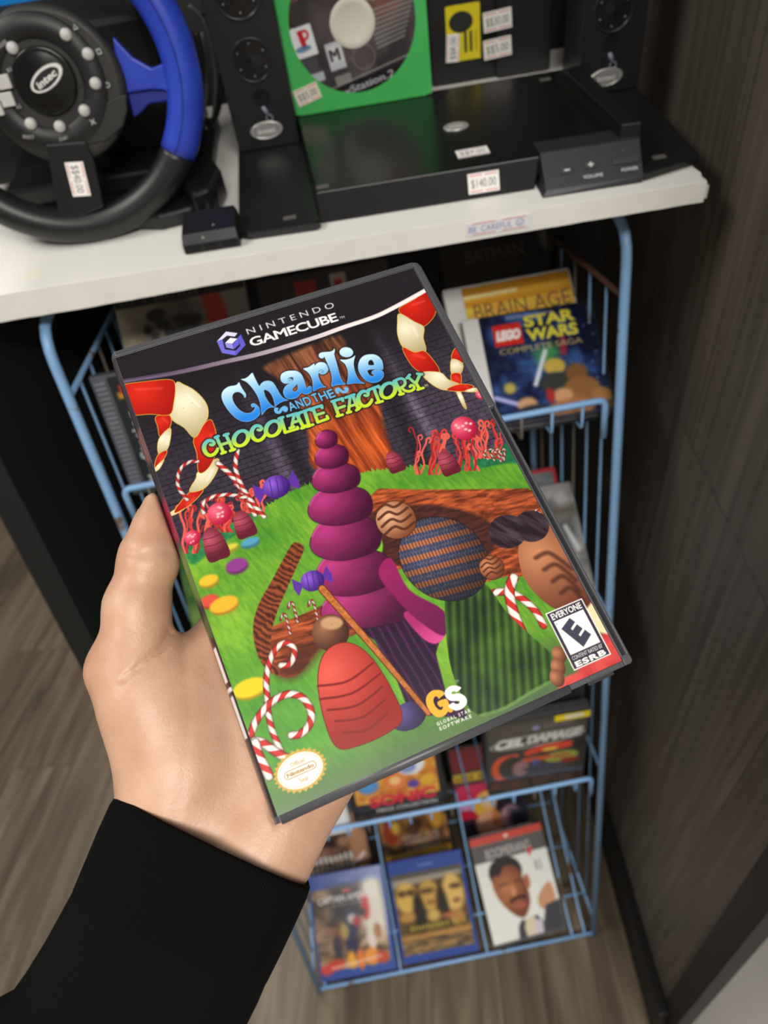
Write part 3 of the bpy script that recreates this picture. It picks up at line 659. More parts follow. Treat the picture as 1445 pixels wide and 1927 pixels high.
    S_ = [(905, 358), (820, 438), (790, 425), (745, 425), (715, 450), (725, 475), (765, 475), (830, 462), (910, 475), (970, 515), (1010, 570), (1018, 640), (985, 705), (915, 765), (830, 795), (760, 785), (700, 750), (655, 710), (745, 640), (790, 665), (840, 665), (875, 645), (875, 615), (840, 605), (770, 612), (700, 605), (640, 570), (595, 510), (585, 440), (620, 375), (690, 325), (770, 310), (850, 325)]
    A.poly(cr(Q(G_, og, sg), 2), color=(238, 178, 54)); A.poly(cr(Q(S_, og, sg), 3), color=(253, 252, 246))
    A.line('GLOBAL STAR', q(823, 1366), q(886, 1339), 1.15, (240, 238, 240), off=.03, spacing=1.5); A.line('SOFTWARE', q(828, 1375), q(888, 1350), 1.15, (240, 238, 240), off=.03, spacing=1.5)
    A.line('TM', q(857, 1286), q(864, 1283), .9, (190, 186, 190))
    # fine scuffs on the sleeve print
    A.speckle(60, .12, (200, 200, 200), .25, 11)
    return A
# ------------------------------------------------------------------ the held game box
def build_held_box():
    root = empty('game_box', CASE_M, 'dark grey video game box with a candy garden cover, held up in the hand', 'video game')
    grey = mat('case grey plastic', (78, 78, 82), rough=.36, bump=(900, .06, .0002))
    dark = mat('case groove plastic', (46, 46, 50), rough=.4)
    mm = .001
    def P(m, name, material=grey, bev=.0007):
        m.v = [(x * mm, y * mm, z * mm) for x, y, z in m.v]; return m.build(name, material, root, bevel=bev)
    # back half of the shell
    m = MB(); m.rbox((-67.0, -95, -15), (67.5, 95, -8.2), 2.2); P(m, 'back_shell')
    # front half: plate under the print, then its raised borders
    m = MB(); m.rbox((-67.2, -93.2, -7.6), (66.4, 94.4, -.35), 1.6); P(m, 'front_shell', bev=.0004)
    m = MB(); m.prism([(-67.2, 92.6), (64.6, 92.6), (64.6, 95), (-67.2, 95)], -8, .15); m.prism([(-67.2, 92.0), (64, 92.0), (64, 92.45), (-67.2, 92.45)], -1, .05); P(m, 'top_border', bev=.0009)
    m = MB(); m.prism([(64.1, 17.4), (67.5, 17.4), (67.5, 91.5), (66.6, 94.2), (64.1, 95)], -8, .35); r = P(m, 'upper_side_border', bev=.0007)
    m = MB()
    m.prism([(63.8, -93.4), (64.7, -93.4), (64.7, 17.0), (63.8, 17.0)], -8, .3); m.prism([(66.3, -92.5), (67.5, -92.5), (67.5, 17.0), (66.3, 17.0)], -8, .3)
    m.prism([(63.8, -95), (66.6, -95), (67.5, -94.1), (67.5, -91.2), (63.8, -91.2)], -8, .3)
    b = P(m, 'lower_side_border', bev=.0005)
    m = MB(); m.prism([(64.7, -91.2), (66.3, -91.2), (66.3, 17.0), (64.7, 17.0)], -8, -.35); P(m, 'border_groove', dark, 0)
    # rounded lip along the foot, ending short of the thumb notch
    m = MB(); m.tube([(-66.9, -93.7, -1.9), (41.5, -93.7, -1.9)], 2.1, 16); m.box((-66.9, -95, -8), (41.5, -93.0, -2)); P(m, 'foot_lip', bev=0)
    m = MB(); m.box((41.8, -95, -8), (64, -92.9, -.5)); m.box((50, -94.6, -1), (62.5, -93.0, .0)); P(m, 'latch_tab', bev=.0003)
    m = MB(); m.box((52, -96.2, -11.5), (63, -94.6, -9.6)); P(m, 'latch_hook', dark, .0003)
    # spine, bulging past the front face
    m = MB(); pts = []
    for k in range(13):
        t = k / 12; pts.append((-67.2 - 2.3 * math.sin(PI * t) ** .5, -.3 - 14.5 * t))
    n = len(pts); vs = [(x, -95, z) for x, z in pts] + [(x, 95, z) for x, z in pts] + [(-66, -95, -.3), (-66, -95, -14.8), (-66, 95, -.3), (-66, 95, -14.8)]
    fs = [(i, i + 1, n + i + 1, n + i) for i in range(n - 1)] + [tuple([2 * n, *range(n), 2 * n + 1])[::-1], tuple([2 * n + 2, *range(n, 2 * n), 2 * n + 3]), (2 * n, 2 * n + 1, 2 * n + 3, 2 * n + 2), (2 * n + 1, n - 1, 2 * n - 1, 2 * n + 3), (0, 2 * n, 2 * n + 2, n)]
    m.add(vs, fs); P(m, 'spine', bev=0)
    art = cover_art(); art.build('cover_print', print_mat('cover print', .28, coat=.25), root)
    S = Art(0, 17, -92.6, 92.2, .4, (48, 42, 48))
    S.rect(0, -92.6, 17, 92.3, lambda X, Y: mix((40, 34, 40), (74, 60, 66), fbm(X * .2, Y * .08, 3)))
    S.rect(0, 44, 17, 58, (206, 120, 120), blur=2, alpha=.6); S.rect(0, 10, 17, 26, (196, 40, 74), blur=3)
    S.rect(0, -14, 17, 4, (120, 160, 60), blur=4); S.rect(0, -30, 17, -22, (120, 160, 60), blur=3, alpha=.6)
    S.rect(0, -48, 17, -30, (70, 28, 36), blur=1); S.rect(.2, -49.5, 15, -48.0, (236, 230, 230))
    for a, b in ((-66, -51), (-46, -33)): S.rect(.7, a, 4.0, b, (236, 232, 232))
    S.text('CHARLIE AND THE CHOCOLATE FACTORY', 10.4, 84, 3.4, (120, 186, 230), ang=-PI / 2, width=82)
    def bend(X, Y):
        t = np.clip(X / 17, 0, 1); return (-67.28 - 2.5 * np.sin(PI * t) ** .5, Y, -.15 - 14.6 * t)
    S.build('spine_print', print_mat('cover print', .28, coat=.25), root, pos=bend)
    return root
# ------------------------------------------------------------------ the person's hand and sleeve (laid out in the box's own frame, mm)
def surface_nets(D, lo, h):
    """smooth closed surface of the region D < 0 on a regular grid"""
    nx, ny, nz = D.shape; ins = D < 0
    c = [(i, j, k) for i in (0, 1) for j in (0, 1) for k in (0, 1)]
    cor = [ins[i:nx - 1 + i, j:ny - 1 + j, k:nz - 1 + k] for i, j, k in c]
    cnt = sum(x.astype(np.int8) for x in cor); act = (cnt > 0) & (cnt < 8)
    I = np.argwhere(act); idx = np.full(act.shape, -1, np.int64); idx[act] = np.arange(len(I))
    acc = np.zeros((len(I), 3)); num = np.zeros(len(I))
    val = [D[I[:, 0] + a, I[:, 1] + b, I[:, 2] + d] for a, b, d in c]
    for p in range(8):
        for r_ in range(p + 1, 8):
            if sum(abs(c[p][k] - c[r_][k]) for k in range(3)) != 1: continue
            m = (val[p] < 0) != (val[r_] < 0); t = np.where(m, val[p] / np.where(m, val[p] - val[r_], 1), 0)
            pos = np.array(c[p])[None] + (np.array(c[r_]) - np.array(c[p]))[None] * t[:, None]
            acc[m] += pos[m]; num[m] += 1
    V = (I + acc / num[:, None]) * h + lo
    F = []
    for ax in range(3):
        a, b = [(1, 2), (2, 0), (0, 1)][ax]
        s0 = [slice(None)] * 3; s1 = [slice(None)] * 3; s0[ax] = slice(0, -1); s1[ax] = slice(1, None)
        cross = ins[tuple(s0)] != ins[tuple(s1)]
        E_ = np.argwhere(cross); E_ = E_[(E_[:, a] > 0) & (E_[:, b] > 0) & (E_[:, a] < D.shape[a] - 1) & (E_[:, b] < D.shape[b] - 1)]
        q4 = []
        for da, db in ((1, 1), (0, 1), (0, 0), (1, 0)):
            e = E_.copy(); e[:, a] -= da; e[:, b] -= db; q4.append(idx[e[:, 0], e[:, 1], e[:, 2]])
        q4 = np.stack(q4, 1); flip = ~ins[tuple(E_.T)]; q4[flip] = q4[flip][:, ::-1]; F.append(q4)
    return V, np.concatenate(F)
def smin(a, b, k):
    h = np.clip(.5 + .5 * (b - a) / k, 0, 1); return b + (a - b) * h - k * h * (1 - h)
def build_person():
    Wc = np.array([-96., -94., -34.]); u = np.array([.73, .68, 0]); v = np.array([.68, -.73, 0])
    def L(a, b, z): p = Wc + u * a + v * b; return (p[0], p[1], z)
    h = 1.15; lo = np.array([-170., -150., -66.]); hi = np.array([66., 66., 8.])
    n = ((hi - lo) / h).astype(int)
    X, Y, Z = np.meshgrid(*[(lo[k] + h * np.arange(n[k])).astype(np.float32) for k in range(3)], indexing='ij')
    def cap(p0, p1, r0, r1, flat=1.0):
        ax, ay, az = p0; dx, dy, dz = p1[0] - ax, p1[1] - ay, p1[2] - az
        t = np.clip(((X - ax) * dx + (Y - ay) * dy + (Z - az) * dz) / (dx * dx + dy * dy + dz * dz), 0, 1)
        return np.sqrt((X - ax - t * dx) ** 2 + (Y - ay - t * dy) ** 2 + ((Z - az - t * dz) * flat) ** 2) - (r0 + (r1 - r0) * t)
    def chain(P, R, k=3.0):
        d = None
        for i in range(len(P) - 1):
            e = cap(P[i], P[i + 1], R[i], R[i + 1]); d = e if d is None else smin(d, e, k)
        return d
    # wrist and forearm
    D = cap(L(-62, -12, -36), L(6, -12, -34), 21.5, 20.5, 1.12); D = smin(D, cap(L(-62, 12, -36), L(6, 13, -34), 21.5, 20, 1.12), 14)
    # palm: the metacarpals, heel of the thumb and heel of the little finger
    for a, b, r0, r1, z1 in ((86, -29, 14, 12.5, -30), (92, -9, 14, 12.5, -29.5), (86, 11, 14, 12, -29.5), (75, 29, 14, 11.5, -29)):
        D = smin(D, cap(L(12, b * .55, -33), L(a, b, z1), r0, r1), 9)
    D = smin(D, cap(L(4, 17, -33), L(52, 26, -31), 17, 14), 9)
    D = smin(D, cap((-102.5, -71, -28), (-98, -40, -22), 16.5, 17), 12)
    D = smin(D, cap((-92, -62, -26), (-88, -38, -25), 15, 13), 12)
    D = smin(D, cap((-99, -38, -22), (-70, -28, -33), 12, 12), 12)
    D = smin(D, cap((-106, -22, -20), (-104, -26, -21), 9.5, 9.5), 5)
    # thumb
    T = chain([(-98.5, -26, -19), (-90.5, -5, -13), (-80.5, 10, -9), (-75, 20, -7.5), (-71.9, 28.3, -6.5)], [15.0, 11.5, 9.9, 7.9, 4.9], 4)
    T = smin(T, cap((-81.5, 8, -9), (-80.5, 11, -9), 10.6, 10.2), 3)
    D = smin(D, T, 8)
    # fingers behind the box
    for P, R in (([(-52, -12, -31), (-22, 14, -29), (-4, 30, -27), (9, 41, -25.5)], [11.5, 9.8, 9, 7.6]), ([(-35, -24, -31), (0, 6, -29), (20, 22, -27), (34, 33, -25.5)], [11.5, 10, 9, 7.8]),
                 ([(-26, -43, -31), (6, -18, -29), (24, -4, -27), (37, 6, -25.5)], [11, 9.6, 8.8, 7.4]), ([(-22, -64, -31), (3, -45, -29), (16, -35, -27), (26, -27, -25)], [10, 8.4, 7.6, 6.6])):
        D = smin(D, chain(P, R), 4)
    # creases: thumb joint, thumb web, life line, wrist
    def crease(P, depth, w):
        nonlocal D
        d = np.full(X.shape, 1e9, np.float32)
        for i in range(len(P) - 1): d = np.minimum(d, cap(P[i], P[i + 1], 0, 0, .35))
        D = D + depth * np.exp(-(d / w) ** 2)
    crease([(-90, 15, 0), (-82, 8.5, 2), (-72, 7, -2)], .8, 1.1); crease([(-88, 11, 0), (-80, 6.5, 2), (-73, 5, -2)], .45, 1.0)
    crease([(-82, -19, -12), (-87, -25, -8), (-93, -28, -6), (-101, -31, -6)], 1.7, 1.5)
    crease([(-77, -18, -18), (-80, -28, -14), (-84, -48, -12), (-92, -68, -12), (-100, -80, -14)], .3, 1.6)
    crease([(-78, -86, -16), (-88, -92, -14), (-100, -97, -14)], .4, 1.5); crease([(-72, -96, -16), (-84, -104, -14), (-92, -108, -14)], .35, 1.4)
    # skin yields where the box presses
    q_ = np.maximum.reduce([np.abs(X + 1.15) - 68.85, np.abs(Y) - 95.2, np.abs(Z + 7.4) - 8.0]); D = np.maximum(D, -(q_ - .12))
    D = np.maximum(D, -((X - Wc[0]) * u[0] + (Y - Wc[1]) * u[1] + 58))
    V, F = surface_nets(D, lo, h)
    # even the mesh out a little
    E_ = np.concatenate([F[:, [0, 1]], F[:, [1, 2]], F[:, [2, 3]], F[:, [3, 0]]])
    for lam in (.5, -.46, .5, -.46, .5, -.46):
        s_ = np.zeros_like(V); c = np.zeros(len(V))
        for a, b in ((0, 1), (1, 0)):
            np.add.at(s_, E_[:, a], V[E_[:, b]]); np.add.at(c, E_[:, a], 1)
        V = V + lam * (s_ / c[:, None] - V)
    me = bpy.data.meshes.new('person'); V_ = (V * .001).astype(np.float32)
    me.vertices.add(len(V_)); me.vertices.foreach_set('co', V_.ravel()); me.loops.add(F.size); me.loops.foreach_set('vertex_index', F.ravel().astype(np.int32))
    me.polygons.add(len(F)); me.polygons.foreach_set('loop_start', np.arange(0, F.size, 4, dtype=np.int32)); me.update(calc_edges=True); me.validate()
    me.polygons.foreach_set('use_smooth', np.ones(len(me.polygons), bool))
    # skin
    m = mat('skin', (205, 158, 128), rough=.42, spec=.5, sss=.18); nt = m.node_tree; b = nt.nodes['Principled BSDF']
    tc = nt.nodes.new('ShaderNodeTexCoord')
    def noise(scale, det, vec=None, stretch=None, rot=0):
        nz = nt.nodes.new('ShaderNodeTexNoise'); nz.inputs['Scale'].default_value = scale; nz.inputs['Detail'].default_value = det
        mp = nt.nodes.new('ShaderNodeMapping'); mp.inputs['Rotation'].default_value = (0, 0, rot)
        if stretch: mp.inputs['Scale'].default_value = stretch
        nt.links.new(tc.outputs['Object'], mp.inputs['Vector']); nt.links.new(mp.outputs['Vector'], nz.inputs['Vector']); return nz
    n1 = noise(38, 4); r1 = nt.nodes.new('ShaderNodeValToRGB')
    r1.color_ramp.elements[0].position = .32; r1.color_ramp.elements[0].color = lin((194, 146, 119)); r1.color_ramp.elements[1].position = .68; r1.color_ramp.elements[1].color = lin((214, 174, 148))
    nt.links.new(n1.outputs['Fac'], r1.inputs['Fac']); nt.links.new(r1.outputs['Color'], b.inputs['Base Color'])
    n2 = noise(1500, 3, stretch=(1, .6, .8), rot=.9); n3 = noise(800, 2, stretch=(.6, 1, .8), rot=-.35)
    ad = nt.nodes.new('ShaderNodeMath'); ad.operation = 'ADD'; nt.links.new(n2.outputs['Fac'], ad.inputs[0]); nt.links.new(n3.outputs['Fac'], ad.inputs[1])
    bp = nt.nodes.new('ShaderNodeBump'); bp.inputs['Strength'].default_value = .24; bp.inputs['Distance'].default_value = .0004
    nt.links.new(ad.outputs[0], bp.inputs['Height']); nt.links.new(bp.outputs['Normal'], b.inputs['Normal'])
    me.materials.append(m)
    o = bpy.data.objects.new('person', me); COL.objects.link(o); o.matrix_world = CASE_M
    tag(o, 'person, only the left hand and black sleeve in view, holding the game box', 'person')
    # thumb nail, seen from its edge
    nb = MB(); vs = []; fs = []
    for i in range(9):
        for j in range(9):
            a = (i - 4) / 4; c_ = (j - 4) / 4; vs.append((a * 4.0, c_ * 5.6, -1.5 * a * a - .5 * c_ * c_ + .5))
    for i in range(8):
        for j in range(8): fs.append((i * 9 + j, (i + 1) * 9 + j, (i + 1) * 9 + j + 1, i * 9 + j + 1))
    k = len(vs); vs += [(x * .97, y * .97, z - .7) for x, y, z in vs]; fs += [tuple(k + t for t in f[::-1]) for f in fs]
    rim = [i * 9 for i in range(9)] + [72 + j for j in range(1, 9)] + [i * 9 + 8 for i in range(7, -1, -1)] + [j for j in range(7, 0, -1)]
    fs += [(rim[i], rim[(i + 1) % len(rim)], k + rim[(i + 1) % len(rim)], k + rim[i]) for i in range(len(rim))]
    nb.add([tuple(c * .001 for c in p) for p in vs], fs, True)
    zax = Vector((-.86, .26, -.42)).normalized(); yax = (Vector((.38, .92, .13)) - zax * zax.dot(Vector((.38, .92, .13)))).normalized()
    nb.build('thumbnail', mat('nail', (214, 166, 146), rough=.25, spec=.5), o, M=frame((-.0795, .0233, -.0094), yax.cross(zax), yax))
    # sleeve: a tube of black knit with a ribbed cuff
    def tube_part(name, rings, m_, parent, thick=2.2):
        N = 72; vs = []; fs = []
        for a, b0, hw, ht, z in rings:
            for k in range(N):
                q_ = 2 * PI * k / N; c_, s_ = math.cos(q_), math.sin(q_); g_ = (abs(c_) ** 2.7 + abs(s_) ** 2.7) ** (-1 / 2.7); c_ *= g_; s_ *= g_
                e = 1.0
                vs.append(tuple(np.array(L(a, b0 + hw * c_, z + ht * s_)) * .001))
        R = len(rings)
        for i in range(R - 1):
            for k in range(N): fs.append((i * N + k, i * N + (k + 1) % N, (i + 1) * N + (k + 1) % N, (i + 1) * N + k))
        mb = MB(); mb.add(vs, fs, True); return mb.build(name, m_, parent)
    def knit(name, freq, st, rgb):
        m_ = mat(name, rgb, rough=.95, spec=.1); nt_ = m_.node_tree; b_ = nt_.nodes['Principled BSDF']
        t_ = nt_.nodes.new('ShaderNodeTexCoord'); mp = nt_.nodes.new('ShaderNodeMapping')
        mp.inputs['Rotation'].default_value = (0, 0, math.atan2(.73, .68)); nt_.links.new(t_.outputs['Object'], mp.inputs['Vector'])
        w_ = nt_.nodes.new('ShaderNodeTexWave'); w_.bands_direction = 'X'; w_.inputs['Scale'].default_value = freq; w_.inputs['Distortion'].default_value = .6; w_.inputs['Detail'].default_value = 1; w_.inputs['Detail Scale'].default_value = 3
        nt_.links.new(mp.outputs['Vector'], w_.inputs['Vector'])
        z_ = nt_.nodes.new('ShaderNodeTexNoise'); z_.inputs['Scale'].default_value = 1400; nt_.links.new(t_.outputs['Object'], z_.inputs['Vector'])
        a_ = nt_.nodes.new('ShaderNodeMath'); a_.operation = 'MULTIPLY_ADD'; a_.inputs[1].default_value = .8; nt_.links.new(z_.outputs['Fac'], a_.inputs[0]); nt_.links.new(w_.outputs['Fac'], a_.inputs[2])
        bp_ = nt_.nodes.new('ShaderNodeBump'); bp_.inputs['Strength'].default_value = st; bp_.inputs['Distance'].default_value = .0012
        nt_.links.new(a_.outputs[0], bp_.inputs['Height']); nt_.links.new(bp_.outputs['Normal'], b_.inputs['Normal']); return m_
    rings = [(-20, 0, 33, 23, -35), (2.5, 0, 34.5, 24.5, -34.5), (4.6, 0, 36, 26, -34.5), (5.2, 0, 37.2, 27.2, -34.5), (4.0, 0, 38.2, 28.2, -34.5), (1, 0, 38.6, 28.6, -34.6), (-8, .2, 38.2, 28.6, -35), (-18, .6, 37.4, 28.8, -35), (-27, .8, 36.6, 28.8, -35.2)]
    sl = tube_part('sleeve', [(-26, .8, 36.4, 28.5, -35.2), (-34, .8, 36.4, 29.5, -35.4), (-44, .4, 36.2, 30, -36), (-54, 0, 36.6, 31, -36.5), (-61, -.6, 37.2, 32, -37), (-68, -3, 40.5, 34, -38), (-80, -6.5, 46, 37, -40), (-104, -6, 50, 40, -42), (-128, -4, 52, 43, -44), (-160, 0, 54, 46, -46)], knit('black sweater knit', 480, .35, (13, 13, 14)), o)
    tube_part('cuff', rings, knit('black ribbed knit', 330, .6, (13, 13, 14)), sl)
    return o
# ------------------------------------------------------------------ wire rack (its own frame: x along the front, y back, z up)
RACK_M = frame((-.298, .586, .010), (.9938, .1108, 0), (-.1108, .9938, 0))
RW, RD, RH = .492, .300, 1.215
def blue_wire():
    m = mat('chipped blue paint', (112, 156, 205), rough=.38, spec=.5)
    nt = m.node_tree; b = nt.nodes['Principled BSDF']
    tc = nt.nodes.new('ShaderNodeTexCoord'); n = nt.nodes.new('ShaderNodeTexNoise'); n.inputs['Scale'].default_value = 26; n.inputs['Detail'].default_value = 4
    nt.links.new(tc.outputs['Object'], n.inputs['Vector'])
    r = nt.nodes.new('ShaderNodeValToRGB'); e = r.color_ramp.elements
    e[0].position = .0; e[0].color = lin((126, 174, 224)); e[1].position = .62; e[1].color = lin((138, 184, 230))
    x = e.new(.66); x.color = lin((122, 112, 104)); x = e.new(.72); x.color = lin((104, 62, 40))
    nt.links.new(n.outputs['Fac'], r.inputs['Fac']); nt.links.new(r.outputs['Color'], b.inputs['Base Color'])
    return m
TRAYS = (1.052, .750, .455)
def build_rack():
    root = empty('wire_rack', RACK_M, 'pale blue wire rack holding games, standing on the floor under the white shelf', 'display rack')
    bl = blue_wire(); worn = mat('worn wire', (120, 112, 104), rough=.5, metal=.3); rust = mat('rusted wire', (96, 62, 50), rough=.7)
    def T(name, pts, r, m=bl, n=8, rad=.012): return MB().tube(arc(pts, rad) if len(pts) > 2 else pts, r, n).build(name, m, root)
    for x in (0, RW):
        T('side_hoop', [(x, 0, -.009), (x, 0, RH), (x, RD, RH), (x, RD, -.009)], .0046, rad=.035, n=12)
        for z in (.045, .47, .765, 1.150):
            T('side_brace', [(x, 0, z), (x, RD, z)], .0026, rust if (x > 0 and z > 1) else bl)
        for k in range(6):
            y = .042 + .043 * k; T('side_wire', [(x, y, .045), (x, y, 1.150)], .0015, worn if k % 3 == 2 else bl, 6)
    T('back_rail', [(0, RD, 1.15), (RW, RD, 1.15)], .0026); T('back_rail', [(0, RD, .045), (RW, RD, .045)], .0026)
    for i, z in enumerate(TRAYS):
        T('front_rail', [(.014, .002, z - .042), (.014, 0, z), (.478, 0, z), (.478, .002, z - .042)], .0032, n=10, rad=.008)
        T('tray_bar', [(0, .16, z - .030), (RW, .16, z - .030)], .0024)
        for k in range(15):
            x = .036 + .030 * k
            T('tray_wire', [(x, .0, z), (x, .002, z - .0285), (x, .16, z - .0285), (x, .20, z + .02)], .0014, bl if k % 4 else worn, 6, .006)
    T('front_rail', [(.0, .0, .0), (RW, .0, .0)], .0032, n=10)
    for y, z in ((.055, .032), (.146, .034), (.24, .034)): T('tray_bar', [(.0, y, z), (RW, y, z)], .0022)
    for x in (.1465, .3015, .4545, .477, .012):
        T('lean_wire', [(x, .0, .0), (x, .03, .012), (x, .145, .125), (x, .20, .19)], .0020, bl, 6, .01)
    return root

# ------------------------------------------------------------------ the games standing in it
def place(rx, ry, rz, tilt, yaw=0):
    return RACK_M @ Matrix.Translation((rx, ry, rz)) @ Matrix.Rotation(math.radians(yaw), 4, 'Z') @ Matrix.Rotation(math.radians(tilt), 4, 'X')
GLOSS = dict(rough=.22, coat=.35)
def game(M, w, h, t, body, art, label, cat='video game', group=None, spine=None, top=.003, side=.003, sleeve='glossy cover print', name='game_case', left=None):
    """plastic case standing on its foot (local: x right, y up from the foot, z out of the front): shell, cover sheet, spine strip"""
    root = empty(name, M, label, cat, group)
    MB().rbox((-w / 2, 0, -t), (w / 2, h, -.0003), .0025, seg=3).build('shell', body, root, bevel=.0012)
    l_ = side if left is None else left
    if spine is not None:
        m = MB(); m.box((-w / 2 + .0006, .001, -.001), (-w / 2 + l_ - .0006, h - .001, .0003)); m.build('hinge_strip', spine, root, bevel=.0003)
    W_, H_ = (w - side - l_) * 1000, (h - 2 * top) * 1000
    if art is not None:
        A = Art(-W_ / 2, W_ / 2, -H_ / 2, H_ / 2, .8, (40, 40, 44)); art(A, W_ / 2, H_ / 2)
        A.build('cover_sheet', print_mat(sleeve, **GLOSS), root, M=Matrix.Translation(((l_ - side) / 2, h / 2, .0004)))
    return root
def sticker(parent, name, w, h, M, rgb, txt=None, ink=(104, 102, 106), th=.0004, lines=((232, 150, 148),), txt_h=None, base=(250, 248, 244), notch=True):
    """price-gun label: cream paper, red rules, figures"""
    A = Art(-w * 500, w * 500, -h * 500, h * 500, max(.12, w * 8), base)
    if lines:
        for s_ in (-1, 1):
            A.stroke([(-w * 440, s_ * h * 390), (-w * 60, s_ * h * 390)], h * 32, lines[0]); A.stroke([(w * 60, s_ * h * 390), (w * 440, s_ * h * 390)], h * 32, lines[0])
    if txt: A.text(txt, 0, -h * 210, h * 430 if not txt_h else txt_h, ink, width=w * 800, align='c')
    o = MB().prism([(-w / 2, -h / 2), (-w * .03, -h / 2), (0, -h * .45 if notch else -h / 2), (w * .03, -h / 2), (w / 2, -h / 2), (w / 2, h / 2), (w * .03, h / 2), (0, h * .45 if notch else h / 2), (-w * .03, h / 2), (-w / 2, h / 2)], 0, th).build(name, mat('sticker paper', (246, 244, 238), rough=.6), parent, M=M)
    A.build('printed_face', print_mat('matte print', rough=.6), o, M=Matrix.Translation((0, 0, th + .00015)))
    return o
def scrawl(A, x0, x1, y, h, color, seed, n=None, alpha=1.0):
    """unreadable blurred lettering: a row of uneven upright strokes"""
    rr = random.Random(seed); n = n or int((x1 - x0) / (h * .55)) + 1
    for k in range(n):
        x = x0 + (x1 - x0) * (k + .5) / n; w = (x1 - x0) / n * .32
        if rr.random() < .12: continue
        A.stroke([(x - w * .6, y + h * rr.uniform(0, .25)), (x - w * .4, y + h * rr.uniform(.7, 1))], h * .09, color, alpha=alpha)
        A.stroke([(x + w * .5, y + h * rr.uniform(0, .25)), (x + w * .4, y + h * rr.uniform(.7, 1))], h * .09, color, alpha=alpha)
        A.stroke([(x - w * .4, y + h * rr.uniform(0, 1)), (x + w * .4, y + h * rr.uniform(0, 1))], h * .08, color, alpha=alpha)
def cloud(A, c0, c1, sx, sy, seed, rect=None, lo=.3, k=2.2):
    x0, y0, x1, y1 = rect or (A.x[0] - 1, A.y[0] - 1, A.x[-1] + 1, A.y[-1] + 1)
    A.rect(x0, y0, x1, y1, lambda X, Y: mix(c0, c1, (fbm(X * sx, Y * sy, seed, 4) - lo) * k))
def blobs(A, items, blur=3):
    for x, y, rx, ry, c in items: A.poly(ell(x, y, rx, ry, 0, 24), color=c, blur=blur)

def art_hero(A, W, H):
    A.rect(-W, -H, W, H, (44, 78, 160))
    x0, x1, y0, y1 = -W + 1, W - 6, -H + 12, H - 22
    cloud(A, (70, 52, 44), (190, 160, 124), .03, .06, 4, (x0, y0, x1, y1))
    A.poly(cr([(x1, y1), (x1 - 34, y1), (x1 - 46, y1 - 40), (x1 - 32, y1 - 80), (x1, y1 - 88)], 5), color=(226, 220, 204), blur=8)
    A.rect(x0 + 34, y1 - 52, x1 - 36, y1, (34, 30, 38), blur=9); A.poly(cr([(24, y1 - 20), (34, y1 - 22), (34, y1 - 52), (24, y1 - 58)], 4), color=(196, 44, 40), blur=4)
    for k in range(3): A.stroke(cr([(x0 + 2, y1 - 60 - k * 10), (-20, y1 - 72 - k * 6), (0, y1 - 92)], 5, False), 4, (168, 132, 104), blur=3, alpha=.7)
    for k in range(3): A.stroke(cr([(x1 - 2, y1 - 88 - k * 8), (30, y1 - 84 - k * 6), (14, y1 - 98)], 5, False), 3, (200, 168, 130), blur=3, alpha=.6)
    blobs(A, ((0, 2, 13, 24, (52, 54, 84)), (-4, -34, 10, 22, (40, 44, 82)), (2, 6, 8, 8, (206, 190, 184)), (10, 0, 7, 8, (178, 60, 66)), (-26, -22, 9, 20, (120, 84, 60)), (-30, -36, 8, 18, (60, 52, 66)), (32, -30, 8, 20, (226, 214, 206)), (22, 14, 6, 5, (50, 40, 38)), (44, -20, 7, 12, (172, 120, 84)), (-14, -12, 8, 12, (176, 150, 90))), 3)
    blobs(A, ((-36, y0 + 8, 16, 8, (206, 66, 40)), (-8, y0 + 12, 7, 14, (246, 170, 44)), (8, y0 + 10, 6, 16, (240, 120, 40)), (28, y0 + 12, 14, 14, (236, 150, 60)), (46, y0 + 8, 10, 10, (196, 74, 44)), (-54, y0 + 2, 12, 8, (214, 70, 70))), 4)
    A.stroke([(-44, y0 + 4), (44, y0 + 10)], 1.5, (230, 214, 204), alpha=.7, blur=1)
    A.text('CAPTAIN AMERICA', -2, y1 - 24, 11, (236, 232, 232), width=104, align='c', off=.02); A.text('THE FIRST AVENGER', -2, y1 - 31, 4, (190, 180, 180), width=60, align='c')
    A.rect(-8, y1 - 10, 6, y1 - 5, (208, 70, 60), blur=.8)
    A.rect(-12, H - 13, 10, H - 9, (120, 150, 210), blur=1, alpha=.6)
